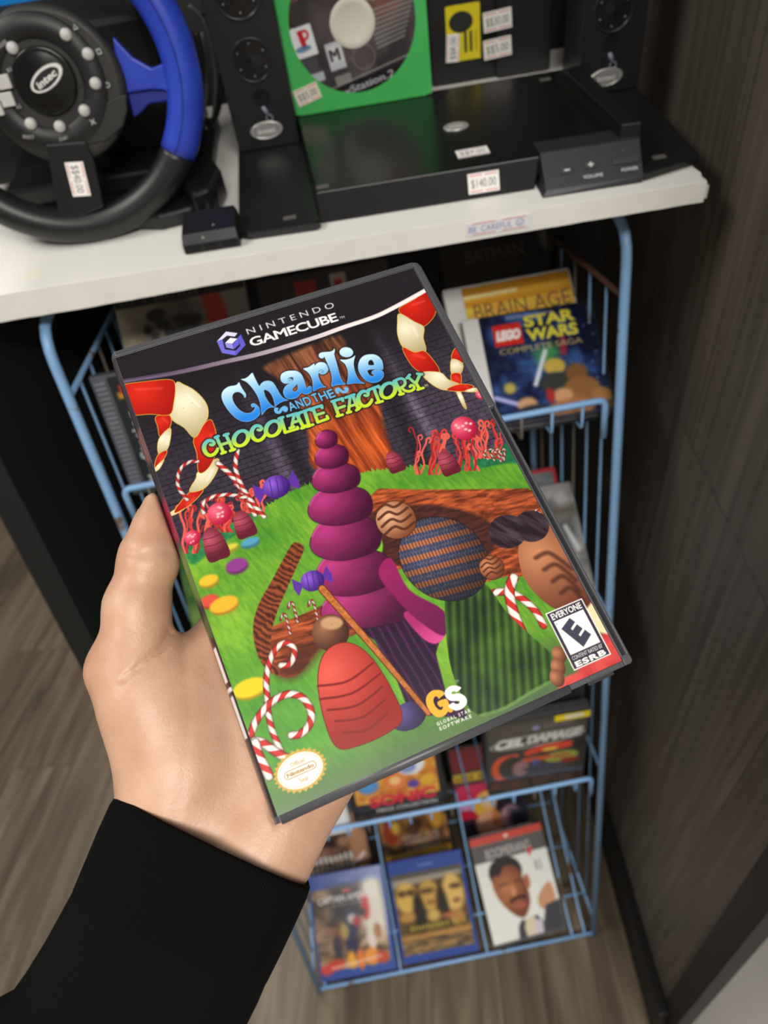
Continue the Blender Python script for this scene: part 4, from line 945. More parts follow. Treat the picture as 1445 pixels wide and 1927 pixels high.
def art_faces(A, W, H):
    A.rect(-W, -H, W, H, (44, 76, 156)); x0, x1, y0, y1 = -W + 2, W - 4, -H + 10, H - 20
    cloud(A, (70, 56, 34), (120, 96, 52), .04, .04, 8, (x0, y0, x1, y1))
    A.poly([(x0, y1 - 8), (x1, y1 - 2), (x1, y1 - 16), (x0, y1 - 22)], color=(158, 150, 136), blur=3)
    A.rect(x0, y1 - 8, x1, y1, (84, 82, 78), blur=2)
    blobs(A, ((-42, 22, 20, 26, (214, 176, 88)), (-2, 20, 19, 26, (200, 160, 76)), (40, 18, 19, 32, (222, 184, 104)), (-34, 30, 8, 5, (70, 48, 30)), (-50, 30, 7, 5, (70, 48, 30)), (-6, 28, 14, 4, (74, 52, 32)), (46, 28, 10, 4, (70, 48, 30)), (-24, -6, 10, 34, (40, 32, 26)), (18, -2, 10, 34, (46, 36, 28)), (-46, -10, 14, 8, (188, 140, 74)), (0, -14, 12, 10, (206, 170, 90)), (40, -22, 14, 12, (180, 130, 70)), (44, 4, 6, 3, (120, 60, 44)), (0, 8, 8, 3, (140, 84, 50)), (24, -18, 12, 4, (190, 110, 70))), 4)
    scrawl(A, x0 + 18, x1 - 8, -34, 8, (176, 164, 60), 5, 17); A.rect(x0, -50, x1, -40, (206, 150, 80), blur=4, alpha=.8); cloud(A, (150, 118, 76), (74, 66, 54), .08, .2, 3, (x0, y0, x1, -48))
    A.rect(x0 + 20, y0 + 8, x1 - 30, y0 + 12, (170, 140, 80), blur=1.5, alpha=.7); A.rect(-14, H - 12, 14, H - 8, (96, 124, 190), blur=1)
def art_portrait(A, W, H):
    A.rect(-W, -H, W, H, (232, 234, 228))
    A.rect(-W, H - 13, W, H, (204, 70, 58)); A.poly(ell(0, H - 7, 4, 3), color=(244, 214, 208), blur=1)
    A.rect(-W, H - 43, W, H - 13, (94, 90, 90)); A.text('BOOMERANG', -2, H - 39, 17, (214, 206, 204), width=82, align='c')
    A.poly([(30, H - 38), (44, H - 36), (33, H - 52)], color=(206, 60, 54)); scrawl(A, 38, 50, H - 78, 20, (176, 180, 178), 8, 4, .5)
    blobs(A, ((-16, 26, 30, 26, (44, 36, 38)),), 2)
    A.poly(cr([(-44, 10), (-38, 24), (-28, 22), (-16, 36), (4, 30), (12, 10), (16, -10), (14, -34), (0, -54), (-14, -50), (-30, -32), (-40, -12)], 6), color=lambda X, Y: mix((196, 126, 86), (126, 70, 48), np.hypot((X + 22) / 36, (Y + 2) / 46)), blur=1.5)
    A.poly(ell(18, 2, 5, 12), color=(176, 104, 70), blur=1.5)
    A.stroke(cr([(-33, 4), (-25, 7), (-17, 6)], 4, False), 1.5, (100, 58, 44), blur=2); A.stroke(cr([(-6, 6), (2, 7), (10, 4)], 4, False), 1.5, (100, 58, 44), blur=2)
    A.stroke(cr([(-18, -24), (-6, -20), (8, -22)], 4, False), 3, (60, 36, 32), blur=1.5); A.poly(ell(-3, -34, 10, 5), color=(176, 92, 80), blur=2)
    A.poly(ell(-10, -8, 5, 9), color=(214, 144, 100), blur=3)
    A.poly(cr([(30, -30), (44, -14), (58, -10), (60, -40), (44, -52), (30, -46)], 5), color=(206, 150, 116), blur=2)
    A.poly([(-20, -H), (-16, -68), (-8, -58), (4, -62), (20, -56), (30, -70), (40, -44), (W, -40), (W, -H)], color=(66, 66, 74), blur=2)
    A.poly([(0, -58), (14, -56), (22, -74), (10, -H), (-4, -H), (-6, -72)], color=(222, 204, 180), blur=2); A.poly([(16, -62), (28, -66), (26, -H), (12, -H)], color=(206, 198, 214), blur=2)
    A.rect(-W, -H, W, -H + 5, (84, 82, 84), blur=1)
def art_text(A, W, H):
    cloud(A, (60, 46, 40), (170, 132, 104), .05, .04, 12); A.rect(-W, H - 30, W, H, (56, 76, 110), blur=8)
    A.poly(ell(46, -20, 18, 60), color=(188, 140, 108), blur=8)
    A.stroke(cr([(30, -52), (42, -46), (54, -34)], 4, False), 3, (236, 230, 224), blur=1.5)
    for k, (y, h) in enumerate(((-42, 16), (-62, 16))): scrawl(A, -52, 34, y, h, (222, 218, 214), 20 + k, 9)
    A.rect(-W, -H, W, -H + 22, (88, 74, 66), blur=3); scrawl(A, -40, 40, -H + 10, 6, (176, 164, 156), 31, 16, .6)
def art_gold(A, W, H):
    cloud(A, (70, 48, 40), (170, 124, 70), .05, .05, 22); blobs(A, ((-44, -30, 14, 26, (150, 60, 44)), (-34, -20, 8, 14, (216, 178, 70)), (44, -10, 14, 30, (206, 150, 60)), (0, 20, 30, 20, (110, 96, 80))), 5)
    for k in range(3): scrawl(A, -26 + k * 3, 46, -52 - k * 13, 11, (166, 152, 140), 40 + k, 13, .8)
    A.rect(-W, -H, W, -H + 14, (226, 170, 44)); A.rect(-10, -H + 3, 10, -H + 11, (190, 140, 40), blur=2)
def art_blonde(A, W, H):
    A.rect(-W, -H, W, H, (42, 38, 48)); A.rect(-W, H - 46, W, H, (120, 24, 30), blur=2); A.rect(-W, H - 66, -8, H - 50, (206, 170, 50), blur=1); scrawl(A, -W + 4, -8, H - 64, 10, (96, 60, 20), 6, 6)
    A.rect(-W, H - 108, -4, H - 72, (206, 40, 84), blur=4); A.rect(-W, H - 124, -14, H - 104, (206, 150, 196), blur=4); A.rect(-W, H - 140, -10, H - 122, (190, 34, 60), blur=3)
    A.poly(cr([(-18, 0), (-30, -14), (-34, -36), (-20, -44), (0, -40), (10, -20), (4, 0)], 5), color=(226, 176, 64), blur=2)
    blobs(A, ((-8, -18, 11, 14, (232, 190, 160)), (-10, -62, 26, 26, (216, 160, 124)), (-6, -88, 30, 18, (214, 168, 130)), (4, -52, 8, 16, (196, 120, 80)), (34, -58, 22, 26, (190, 140, 150))), 3)
    A.rect(30, -H, W, -40, (46, 48, 66), blur=8); A.poly(ell(48, -78, 5, 5), color=(214, 170, 60), blur=1)
def art_sonic(A, W, H):
    A.rect(-W, -H, W, H, (40, 40, 42)); A.rect(-W + 3, -H + 28, W - 3, H - 6, (206, 132, 52))
    cloud(A, (190, 104, 40), (226, 176, 76), .1, .1, 6, (-W + 3, -H + 28, W - 3, H - 6))
    rr = random.Random(4)
    for (x, y, r, c) in ((-38, -30, 15, (90, 140, 196)), (-38, -30, 9, (80, 150, 210)), (0, -28, 16, (222, 130, 70)), (0, -28, 8, (246, 196, 130)), (24, -2, 20, (224, 226, 236)), (20, -6, 12, (130, 150, 210)), (-8, 2, 20, (214, 96, 56)), (44, 22, 12, (60, 60, 150)), (-34, 30, 22, (96, 80, 170)), (4, 44, 20, (226, 200, 120)), (44, -36, 10, (220, 170, 60)), (24, -40, 8, (88, 70, 160)), (-40, 66, 16, (210, 70, 60)), (30, 66, 16, (90, 130, 200))):
        A.poly(ell(x, y, r, r), color=c, blur=1.6)
    A.text('SONIC', 6, -H + 20, 19, (206, 38, 66), width=94, align='c', off=.05); A.text('MEGA COLLECTION', 10, -H + 8, 6, (222, 222, 222), width=86, align='c', off=.02)
def art_racer(A, W, H):
    A.rect(-W, -H, W, H, (58, 56, 52)); A.rect(-W + 2, H - 52, W, H - 8, (80, 76, 70), blur=4)
    A.poly(ell(-2, H - 24, 5, 5), color=(150, 140, 196), blur=1.5); A.text('NINTENDO GAMECUBE', 8, H - 26, 4, (150, 146, 144), width=40)
    A.text('CEL', -58, H - 62, 20, (222, 224, 222), width=40, off=.05, shear=.25, ang=.03, grow=.6); A.text('DAMAGE', -14, H - 60, 19, (206, 206, 206), width=72, off=.05, shear=.2, ang=.03, grow=.6)
    A.poly(ell(0, H - 54, 64, 15, 3), ell(0, H - 54, 61, 12.5, 3), color=(176, 176, 172))
    y = H - 100
    A.poly(cr([(-14, y + 22), (10, y + 32), (44, y + 30), (52, y + 18), (30, y + 14), (0, y + 10), (-16, y + 12)], 5), color=(214, 70, 46), blur=1); blobs(A, ((18, y + 18, 11, 4, (226, 200, 60)), (6, y + 10, 12, 4, (60, 50, 44)), (34, y - 6, 24, 14, (146, 166, 60)), (34, y - 4, 14, 8, (166, 120, 60)), (58, y + 20, 10, 12, (40, 40, 44)), (-2, y - 2, 26, 6, (206, 84, 50)), (46, y - 18, 14, 6, (150, 40, 40))), 1.5)
    A.stroke(cr([(-30, y + 14), (-50, y + 10), (-58, y - 14), (-52, y - 40), (-38, y - 52)], 6, False), 5, (214, 84, 50), blur=1); blobs(A, ((-34, y - 10, 14, 24, (48, 46, 44)), (-22, y - 22, 12, 20, (150, 110, 116)), (-2, y - 12, 5, 10, (70, 84, 150)), (10, y - 26, 30, 7, (60, 60, 84))), 2)
    cloud(A, (52, 46, 44), (96, 60, 50), .06, .06, 5, (-W, -H, W, y - 44))
def art_bricks(A, W, H):
    cloud(A, (16, 22, 56), (70, 120, 190), .045, .05, 9, lo=.42, k=2.4)
    rr = random.Random(2)
    for _ in range(40): A.poly(ell(rr.uniform(-W, W), rr.uniform(-H, H), .7, .7, 0, 8), color=(160, 180, 240))
    A.poly([(-10, 14), (10, 22), (18, 10), (-4, -2)], color=(70, 150, 84), blur=5); A.stroke([(-14, -20), (2, 14)], 2.2, (226, 236, 246), blur=1.5); A.stroke([(-56, -28), (-18, -46)], 2.2, (190, 190, 250), blur=1.5); A.stroke([(22, 24), (20, 10)], 3.5, (150, 50, 70), blur=2)
    blobs(A, ((8, -4, 11, 9, (206, 180, 80)), (6, -22, 16, 12, (56, 60, 56)), (28, -14, 11, 10, (130, 90, 56)), (30, -32, 18, 14, (150, 104, 62)), (-26, -40, 10, 8, (206, 160, 120)), (-22, -50, 18, 9, (40, 44, 60)), (10, -36, 10, 8, (214, 160, 116)), (16, -50, 24, 10, (176, 120, 80)), (48, -42, 10, 9, (170, 120, 70)), (52, -54, 8, 6, (96, 70, 50)), (-40, -20, 6, 6, (190, 170, 90)), (-2, -34, 4, 8, (180, 46, 50))), 2)
    A.rect(-46, 26, -17, 50, (214, 46, 36)); A.text('LEGO', -31.5, 33, 10, (250, 246, 240), width=24, align='c', off=.05, shear=.15, grow=.5)
    A.text('STAR', -13, 43.5, 12.5, (238, 226, 76), width=52, off=.04, grow=.1); A.text('WARS', -13, 28, 12.5, (238, 226, 76), width=52, off=.04, grow=.1); A.text('COMPLETE SAGA', -1, 17, 6.4, (196, 174, 116), width=84, align='c', off=.01)
    A.rect(-30, 55, 18, 57, (150, 150, 160), blur=1); A.rect(-W, -H, W, -H + 4, (60, 60, 70), blur=1)
def art_brain(A, W, H):
    A.rect(-W, -H, W, H, (232, 180, 62)); A.rect(-W, H - 9, W, H, (196, 136, 30), blur=1.5); A.rect(-W, H - 13, 0, H - 9, (252, 240, 170), blur=1); A.rect(-W, H - 22, W, H - 16, (214, 150, 50), blur=2)
    cloud(A, (230, 170, 70), (240, 214, 80), .03, .12, 3, (-W, H - 48, W, H - 22))
    A.text('BRAIN AGE', 2, H - 37, 18, (110, 78, 70), width=102, align='c', off=-.01); A.rect(-W, -H, W, H - 70, (236, 226, 196), blur=3)
def art_dark(A, W, H):
    cloud(A, (26, 25, 27), (40, 38, 38), .03, .03, 2); A.text('BATMAN', -6, H - 46, 15, (92, 85, 80), width=64, align='c'); A.poly(ell(50, H - 26, 5, 18), color=(150, 146, 140), blur=3, alpha=.7)  # pale oval near the right edge is a glint painted into the print
def art_splat(A, W, H):
    A.rect(-W, -H, W, H, (150, 140, 122)); cloud(A, (176, 164, 140), (110, 102, 92), .03, .03, 4)
    A.rect(-W, H - 9, W, H, (40, 38, 38)); scrawl(A, -W + 4, 20, H - 7, 5, (120, 116, 108), 2, 14)
    rr = random.Random(6)
    for _ in range(26): A.poly(ell(-10 + rr.gauss(0, 13), H - 42 + rr.gauss(0, 12), rr.uniform(3, 9), rr.uniform(3, 9), 0, 14), color=(46, 44, 46), blur=2)
    A.poly([(22, H - 9), (40, H - 9), (W - 6, H - 80), (24, H - 80)], color=(196, 58, 34), blur=2); A.rect(44, H - 60, W, H - 9, (150, 144, 134), blur=3)
def art_grey(A, W, H):
    cloud(A, (70, 70, 72), (176, 176, 176), .04, .03, 14); A.rect(-W, H - 40, W, H - 28, (96, 88, 76), blur=6); A.rect(-W, H - 8, W, H, (150, 150, 150), blur=3)
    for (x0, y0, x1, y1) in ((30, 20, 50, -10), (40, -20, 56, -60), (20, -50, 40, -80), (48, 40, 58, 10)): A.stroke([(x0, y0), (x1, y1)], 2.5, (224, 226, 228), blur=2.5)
def art_green(A, W, H):
    cloud(A, (70, 120, 60), (130, 170, 90), .05, .05, 3); blobs(A, ((-54, -40, 12, 14, (60, 70, 150)), (-50, -60, 14, 10, (196, 190, 80))), 3)
def art_red(A, W, H):
    A.rect(-W, -H, W, H, (176, 44, 44)); A.rect(-W + 4, -H, W - 5, H - 5, (130, 136, 140)); cloud(A, (100, 108, 114), (160, 164, 166), .05, .08, 5, (-W + 4, -H, W - 5, H - 5))
def art_white(A, W, H):
    A.rect(-W, -H, W, H, (226, 228, 230)); A.rect(-W, -H + 30, W - 12, H, (44, 66, 140), blur=1); cloud(A, (40, 44, 60), (90, 96, 120), .06, .06, 7, (-W, -H + 60, W - 12, H))
def art_plain(A, W, H): cloud(A, (44, 44, 47), (58, 58, 62), .03, .1, 9)
def art_redbit(A, W, H):
    cloud(A, (34, 30, 34), (56, 50, 56), .04, .04, 3); A.rect(-30, H - 24, -8, H - 6, (150, 44, 40), blur=1); A.rect(6, H - 26, 22, H - 4, (176, 164, 156), blur=1); A.rect(10, H - 20, 18, H - 10, (160, 40, 40), blur=1)
def build_games():
    bluec = mat('blue translucent plastic', (46, 84, 176), rough=.25, coat=.3); blk = mat('black case plastic', (34, 34, 36), rough=.35); wht = mat('white case plastic', (222, 222, 220), rough=.35); gry = mat('dark grey case plastic', (58, 58, 62), rough=.4); clr = mat('clear hinge plastic', (150, 152, 156), rough=.18, coat=.5)
    g = 'games in the bottom tray'
    game(place(.0735, .0050, .0070, 40.5, -1), .135, .171, .012, bluec, art_hero, 'blue movie case with pale title and fiery battle picture, bottom tray left', 'movie case', g, side=.002)
    game(place(.2210, .0050, .0100, 47.0, -.6), .135, .171, .012, bluec, art_faces, 'blue movie case with golden faces, in the middle of the bottom tray', 'movie case', g, side=.002)
    game(place(.3815, .0060, .0080, 46.0, 3.5), .135, .186, .014, blk, art_portrait, 'white movie case with a red band and a portrait, bottom tray right', 'movie case', g, side=.001, top=.001)
    game(place(.0600, .1560, .0370, 70, 0), .135, .190, .014, blk, art_text, 'brown case with two rows of white lettering, behind the left blue movie case', 'movie case', g)
    game(place(.2140, .1750, .0440, 70, 1.5), .135, .190, .014, blk, art_gold, 'brown case with a gold band at its foot, behind the middle blue movie case', 'movie case', g)
    game(place(.3680, .1790, .0440, 57, -1.2), .135, .190, .014, blk, art_blonde, 'dark case with a blonde figure and red top, behind the white movie case', 'movie case', g)
    g = 'games in the third tray'
    game(place(.2050, .0080, .4480, 83, -.7), .135, .190, .014, blk, art_sonic, 'black game case with coloured balls and a red word, third tray', 'video game', g, side=.006, top=.004)
    c = game(place(.4010, .0130, .4360, 97, -1.8), .137, .190, .014, gry, art_racer, 'dark game case with a red cartoon car and yellow sticker, third tray right', 'video game', g)
    A = Art(-23, 23, -7, 7, .6, (236, 212, 30)); A.rect(-9, -4, 14, 4, (238, 232, 214)); A.rect(-7, -1, 12, 1.5, (206, 200, 190), blur=1)
    A.build('yellow_sticker', print_mat('matte print', rough=.6), c, M=Matrix.Translation((.0450, .178, .0014)))['label'] = 'yellow price sticker'
    game(place(.4030, .0330, .4310, 95, -1), .135, .206, .014, gry, art_plain, 'plain dark grey case directly behind the case with the yellow sticker', 'video game', g)
    game(place(.4040, .0550, .4310, 94, 0), .135, .222, .014, blk, art_plain, 'plain dark case furthest back behind the yellow-stickered case', 'video game', g)
    game(place(.0640, .0080, .4290, 84, 0), .135, .188, .013, wht, art_white, 'white-edged blue game case left of the case with coloured balls', 'video game', g)
    g = 'games in the second tray'
    game(place(.4250, .0080, .7310, 46.5, 0), .135, .190, .016, clr, art_grey, 'grey game case in shiny plastic wrap, right end of the second tray', 'video game', g, side=.001, top=.001)
    game(place(.4180, .0520, .7260, 50, 0), .132, .190, .014, mat('red case plastic', (170, 40, 40), rough=.4), art_red, 'red-edged grey game case behind the plastic-wrapped one, second tray', 'video game', g, side=.001, top=.001)
    game(place(.0720, .0120, .7270, 60, 0), .135, .190, .014, blk, art_green, 'green game case at the left end of the second tray, beside the thumb', 'video game', g, side=.001)
    g = 'games in the top tray'
    game(place(.4290, .0130, 1.0300, 41, -3.3), .137, .125, .012, blk, art_bricks, 'small dark starry game case with red square and yellow title, top tray right', 'video game', g, spine=wht, left=.018, side=.004)
    game(place(.4240, .0640, 1.0420, 47, 0), .137, .125, .013, wht, art_brain, 'small yellow game case with a white spine, behind the starry one', 'video game', g, spine=wht, left=.020, side=.002)
    game(place(.4290, .0880, 1.0280, 50, 0), .135, .200, .014, blk, art_dark, 'almost black game case behind the yellow one, just under the white shelf', 'video game', g)
    game(place(.0880, .0840, 1.0260, 64, 0), .135, .171, .014, clr, art_splat, 'beige game case with black splatter and a red strip, top tray left', 'video game', g, side=.001, top=.001)
    game(place(.2350, .0650, 1.0260, 66, 0), .135, .171, .014, blk, art_redbit, 'dark game case with small red and white labels, middle of the top tray', 'video game', g)
    # jewel case with a ribbed hinge
    r = empty('jewel_case', place(.0810, .0310, 1.0260, 88, 0), 'clear jewel case with ribbed grey hinge and white upright word, top tray left', 'video game', g)
    w, h = .142, .125
    MB().box((-w / 2, 0, -.010), (w / 2, h, -.001)).build('shell', mat('smoky jewel plastic', (92, 96, 104), rough=.15, coat=.5), r, bevel=.001)
    m = MB()
    for k in range(24): m.box((-w / 2 + .003, .004 + k * .0049, -.0015), (-w / 2 + .0125, .0062 + k * .0049, .0011))
    m.build('ribbed_hinge', mat('ribbed grey plastic', (128, 132, 140), rough=.25, coat=.4), r, bevel=.0004)
    A = Art(-56, 70, -60, 60, .6, (56, 58, 64)); A.rect(-56, -60, -34, 60, (38, 46, 52))
    A.text('PlayStation', -39, -56, 12, (206, 210, 208), ang=PI / 2, width=82, off=.02); A.rect(-51, 38, -45, 44, (206, 150, 40), blur=1); A.rect(-48, 42, -42, 51, (214, 60, 40), blur=1); cloud(A, (48, 50, 56), (90, 92, 98), .05, .05, 2, (-33, -60, 70, 60))
    A.build('cover_sheet', print_mat('glossy cover print', **GLOSS), r, M=Matrix.Translation((0, h / 2, -.0006)))
# ------------------------------------------------------------------ shelf and what stands on it (sloping shelf frame in mm: x along the front edge, y back, z up)
S_R = Matrix(((0.9990216049557791, -0.043002864118209146, 0.0103240742543905), (0.04422479883028671, 0.97141855848641, -0.23321696206881243), (0.0, 0.2334453638559054, 0.9723699203976766)))
S_O = Vector((-.0353, .5756, 1.26)); S_M = S_R.to_4x4(); S_M.translation = S_O
_sr = np.array(S_R); _so = np.array(S_O)
def on_sz(px, py, z):
    p = on_plane(px, py, _so + _sr[:, 2] * z * .001, _sr[:, 2]); return _sr.T @ (p - _so) * 1000
def on_sy(px, py, y):
    p = on_plane(px, py, _so + _sr[:, 1] * y * .001, _sr[:, 1]); return _sr.T @ (p - _so) * 1000
def sm(x, y, z): return S_M @ Matrix.Translation((x * .001, y * .001, z * .001))
class MM(MB):
    """shape collector in millimetres"""
    def build(s, *a, **k):
        s.v = [(x * .001, y * .001, z * .001) for x, y, z in s.v]; return MB.build(s, *a, **k)
def build_shelf():
    white = mat('white laminate', (240, 239, 233), rough=.42, mottle=(3.0, (232, 230, 223), 1))
    root = empty('shelf', sm(0, 0, 0), 'white laminate shelf with a taped front edge, above the blue wire rack', 'shelf')
    m = MM(); m.prism([(-330, 1.2), (266, 1.2), (266, 318), (-330, 318)], -15.2, 0); m.build('shelf_board', white, root, bevel=.0006)
    # torn white edge band along the front
    rr = random.Random(3); m = MM(); xs = np.linspace(-330, 267.5, 60); n = len(xs)
    top = [.2 + rr.uniform(-.25, .3) for _ in xs]; bot = [-17.6 + 2.4 * (x / 270) + rr.uniform(-.2, .2) - (2.2 if x < -60 else 0) * min(1, (-60 - x) / 150) for x in xs]
    vs = [(x, 0, t) for x, t in zip(xs, top)] + [(x, 0, b) for x, b in zip(xs, bot)] + [(x, 1.4, t) for x, t in zip(xs, top)] + [(x, 1.4, b) for x, b in zip(xs, bot)]
    fs = [(i, n + i, n + i + 1, i + 1) for i in range(n - 1)] + [(2 * n + i, i, i + 1, 2 * n + i + 1) for i in range(n - 1)] + [(n + i, 3 * n + i, 3 * n + i + 1, n + i + 1) for i in range(n - 1)] + [(n - 1, 2 * n - 1, 4 * n - 1, 3 * n - 1)]
    m.add(vs, fs); m.build('edge_band', mat('edge tape', (250, 249, 243), rough=.5, mottle=(40, (244, 242, 235), 1)), root)
    m = MM(); m.prism([(264, 2), (268.6, 4), (267.2, 10), (269, 16), (267, 26), (268.2, 33), (266, 40), (264, 40)], -15, -.4); m.prism([(264.5, .2), (270, 1.0), (268.5, 3), (264.5, 3)], -13, -3); m.build('torn_end', white, root)
    A = Art(-24, 24, -5.4, 5.4, .22, (240, 239, 244))
    for s_ in (-1, 1): A.stroke([(-19, s_ * 4.2), (-2, s_ * 4.2)], .45, (226, 150, 156)); A.stroke([(4, s_ * 4.2), (21, s_ * 4.2)], .45, (226, 150, 156))
    A.text('BE', -22, -2.6, 4.8, (112, 122, 190), width=6); A.text('CAREFUL', -12.5, -2.4, 5, (128, 136, 196), width=23.5); A.poly(ell(17, 0, 3.2, 3.0), ell(17, 0, 2.6, 2.4), color=(128, 136, 196)); A.stroke(cr([(15.6, -.4), (17, -1.4), (18.4, -.4)], 4, False), .3, (128, 136, 196))
    for dx in (-1, 1): A.stroke([(17 + dx, .7), (17 + dx, 1.2)], .3, (128, 136, 196))
    p = on_sy(936, 428, 0)
    o = MM(); o.box((-24, -5.4, 0), (24, 5.4, .25)); o = o.build('note_label', mat('sticker paper', (246, 244, 238), rough=.6), root, M=Matrix.Translation((p[0] * .001, -.0003, -.0076)) @ Matrix.Rotation(PI / 2, 4, 'X'))
    A.build('handwriting', print_mat('matte print', rough=.6), o, M=Matrix.Translation((0, 0, .0004)))
    for k, pts in enumerate(([(60, 508), (78, 506), (82, 515), (70, 522), (40, 527), (48, 518)], [(20, 498), (27, 496), (26, 502), (18, 504)])):
        q_ = [on_sz(*p, .2)[:2] for p in pts]; m = MM(); m.prism(q_[::-1], .02, .25); m.build('paper_scrap', mat('cream tape', (240, 238, 216), rough=.5), root)
    return root
BLK = None
def blk(): return mat('black satin plastic', (25, 25, 27), rough=.34, spec=.5, bump=(700, .05, .0002))
def build_dock():
    root = empty('speaker_dock', sm(0, 0, 0), 'low glossy black console speaker dock with volume panel, on the white shelf', 'speaker dock')
    gl = mat('glossy black plastic', (17, 18, 18), rough=.27, spec=.5, bump=(9, .05, .002)); b = blk(); dk = mat('black matte plastic', (18, 18, 19), rough=.6)
    m = MM(); m.prism([(-21, 37), (225, 37), (225, 200), (-34, 200)], 8, 22); m.build('platform', gl, root, bevel=.0008)
    m = MM(); vs = [(-22, 30, .6), (146, 30, .6), (150, 37, 22), (-21, 37, 22), (-22, 60, .6), (146, 60, .6), (150, 60, 21.8), (-21, 60, 21.8)]
    m.add(vs, [(0, 1, 2, 3), (3, 2, 6, 7), (0, 3, 7, 4), (1, 5, 6, 2), (4, 7, 6, 5), (0, 4, 5, 1)]); m.build('front_lip', b, root, bevel=.0008)
    m = MM(); m.prism([(-85, 26), (-78, 22), (-24, 20), (-21, 24), (-23, 60), (-34, 200), (-92, 200)], .6, 7); m.build('left_wing', mat('black wing plastic', (28, 28, 30), rough=.3, spec=.5, bump=(14, .12, .002)), root, bevel=.0015)
    m = MM(); m.prism([(224, 17), (226, 15), (271, 28), (273, 32), (269, 200), (224, 200)], 1.2, 7); m.build('right_wing', b, root, bevel=.001)
    m = MM(); m.add([(212, 42, 21), (229, 41, 21), (219, 190, 21), (200, 190, 21), (213, 43, 33), (228, 42, 33), (216, 172, 33), (201, 168, 33)], [(0, 3, 2, 1), (4, 5, 6, 7), (0, 1, 5, 4), (1, 2, 6, 5), (2, 3, 7, 6), (3, 0, 4, 7)]); m.build('side_rail', b, root, bevel=.001)
    # sloping control panel
    p = MM(); p.add([(148, 14, .6), (224, 14, .6), (224, 40, .6), (148, 40, .6), (152, 17, 4.5), (225, 15.5, 4.5), (226, 37, 24), (151, 38.5, 24), (226, 60, 23), (151, 60, 23), (224, 60, .6), (148, 60, .6)],
          [(0, 1, 5, 4), (4, 5, 6, 7), (7, 6, 8, 9), (1, 10, 8, 6, 5), (0, 4, 7, 9, 11), (9, 8, 10, 11), (0, 11, 10, 1)])
    pan = p.build('control_panel', mat('control panel plastic', (42, 43, 48), rough=.45), root, bevel=.0006)
    e0 = Vector((152, 17, 4.5)); ex = Vector((73, -1.5, 0)).normalized(); ey = Vector((-1, 21.5, 19.5)); ey = (ey - ex * ey.dot(ex)).normalized()
    PM = frame(e0 * .001, ex, ey)
    A = Art(0, 73, 0, 28, .3, (42, 43, 48)); A.text('VOLUME', 28, 3.8, 2.6, (206, 208, 212), width=14.5, off=.02); A.text('POWER', 57, 3.2, 2.6, (206, 208, 212), width=12, off=.02)
    # keys
    for nm, x, w, y in (('minus_key', 12, 9, 10), ('plus_key', 30, 9, 11.5), ('power_key', 51, 20, 11)):
        m = MM(); m.box((x, y, -.5), (x + w, y + 5, 1.6)); k = m.build(nm, mat('key plastic', (54, 55, 58), rough=.4), pan, bevel=.0005, M=PM)
    for x, y, vert in ((16.5, 12.5, 0), (34.5, 14, 1)):
        m = MM(); m.box((x - 2, y - .5, 1.55), (x + 2, y + .5, 1.75))
        if vert: m.box((x - .5, y - 2, 1.55), (x + .5, y + 2, 1.75))
        m.build('key_mark', mat('white ink', (214, 216, 218), rough=.5), pan, M=PM)
    A2 = []
    for txt, x, y, w in (('VOLUME', 28, 4.6, 15), ('POWER', 57, 5.6, 12.5)):
        A = Art(-1, w + 1, -.8, 3.4, .22, (42, 43, 48)); A.text(txt, 0, 0, 2.6, (206, 208, 212), width=w, off=.02); A.build('lettering', print_mat('matte print', rough=.6), pan, M=PM @ Matrix.Translation((x * .001, y * .001, .0003)))
    m = MM(); m.lathe([(0, .9), (.7, .7), (.9, 0)], 12); m.build('power_light', mat('green lamp lens', (60, 110, 50), rough=.2), pan, M=PM @ Matrix.Translation((.060, .0215, 0)))
    def badge(M, rx, ry, parent):
        m = MM(); vs = []; n = 40
        for s_, z in ((1.0, 0), (1.0, .8), (.9, 1.3), (.84, .9)):
            vs += [(rx * s_ * math.cos(2 * PI * k / n), ry * s_ * math.sin(2 * PI * k / n), z) for k in range(n)]
        m.add(vs, [(i * n + k, i * n + (k + 1) % n, (i + 1) * n + (k + 1) % n, (i + 1) * n + k) for i in range(3) for k in range(n)], True); m.add(vs[3 * n:], [tuple(range(n))])
        o = m.build('badge', mat('chrome badge', (206, 206, 200), rough=.28, metal=.55), parent, M=M)
        A = Art(-rx * .8, rx * .8, -ry * .5, ry * .5, .25, (140, 140, 137)); A.text('intec', 0, -ry * .28, ry * .6, (214, 214, 210), width=rx * 1.1, align='c', off=.03)
        A.build('lettering', print_mat('matte print', rough=.6), o, M=Matrix.Translation((0, 0, .00105)))
        return o
    p = on_sz(858, 239, 22); badge(Matrix.Translation((p[0] * .001, p[1] * .001, .022)), 10.5, 7.5, root)
    for px, py, z in ((607, 352, 22), (1136, 265, 22), (1026, 150, 22), (545, 410, 7), (1240, 296, 7)):
        p = on_sz(px, py, z); m = MM(); m.box((-5, -3, 0), (5, 3, .5)); m.build('rubber_pad', mat('grey rubber', (92, 90, 86), rough=.8), root, M=Matrix.Translation((p[0] * .001, p[1] * .001, z * .001)) @ Matrix.Rotation(.05, 4, 'Z'), bevel=.0002)
    p = on_sz(889, 287, 22); sticker(root, 'price_sticker', .025, .013, Matrix.Translation((p[0] * .001, p[1] * .001, .0221)) @ Matrix.Rotation(math.radians(2), 4, 'Z'), None, '$$9.00', lines=((190, 120, 190),))
    # price label on the sloping front lip
    lx = on_sy(910, 346, 33)[0]; ez = Vector((0, 7, 21.4)).normalized()
    sticker(root, 'price_sticker', .024, .0145, frame(Vector((lx, 33.2, 11)) * .001, (1, 0, 0), ez), None, '$140.00')
    return root, badge
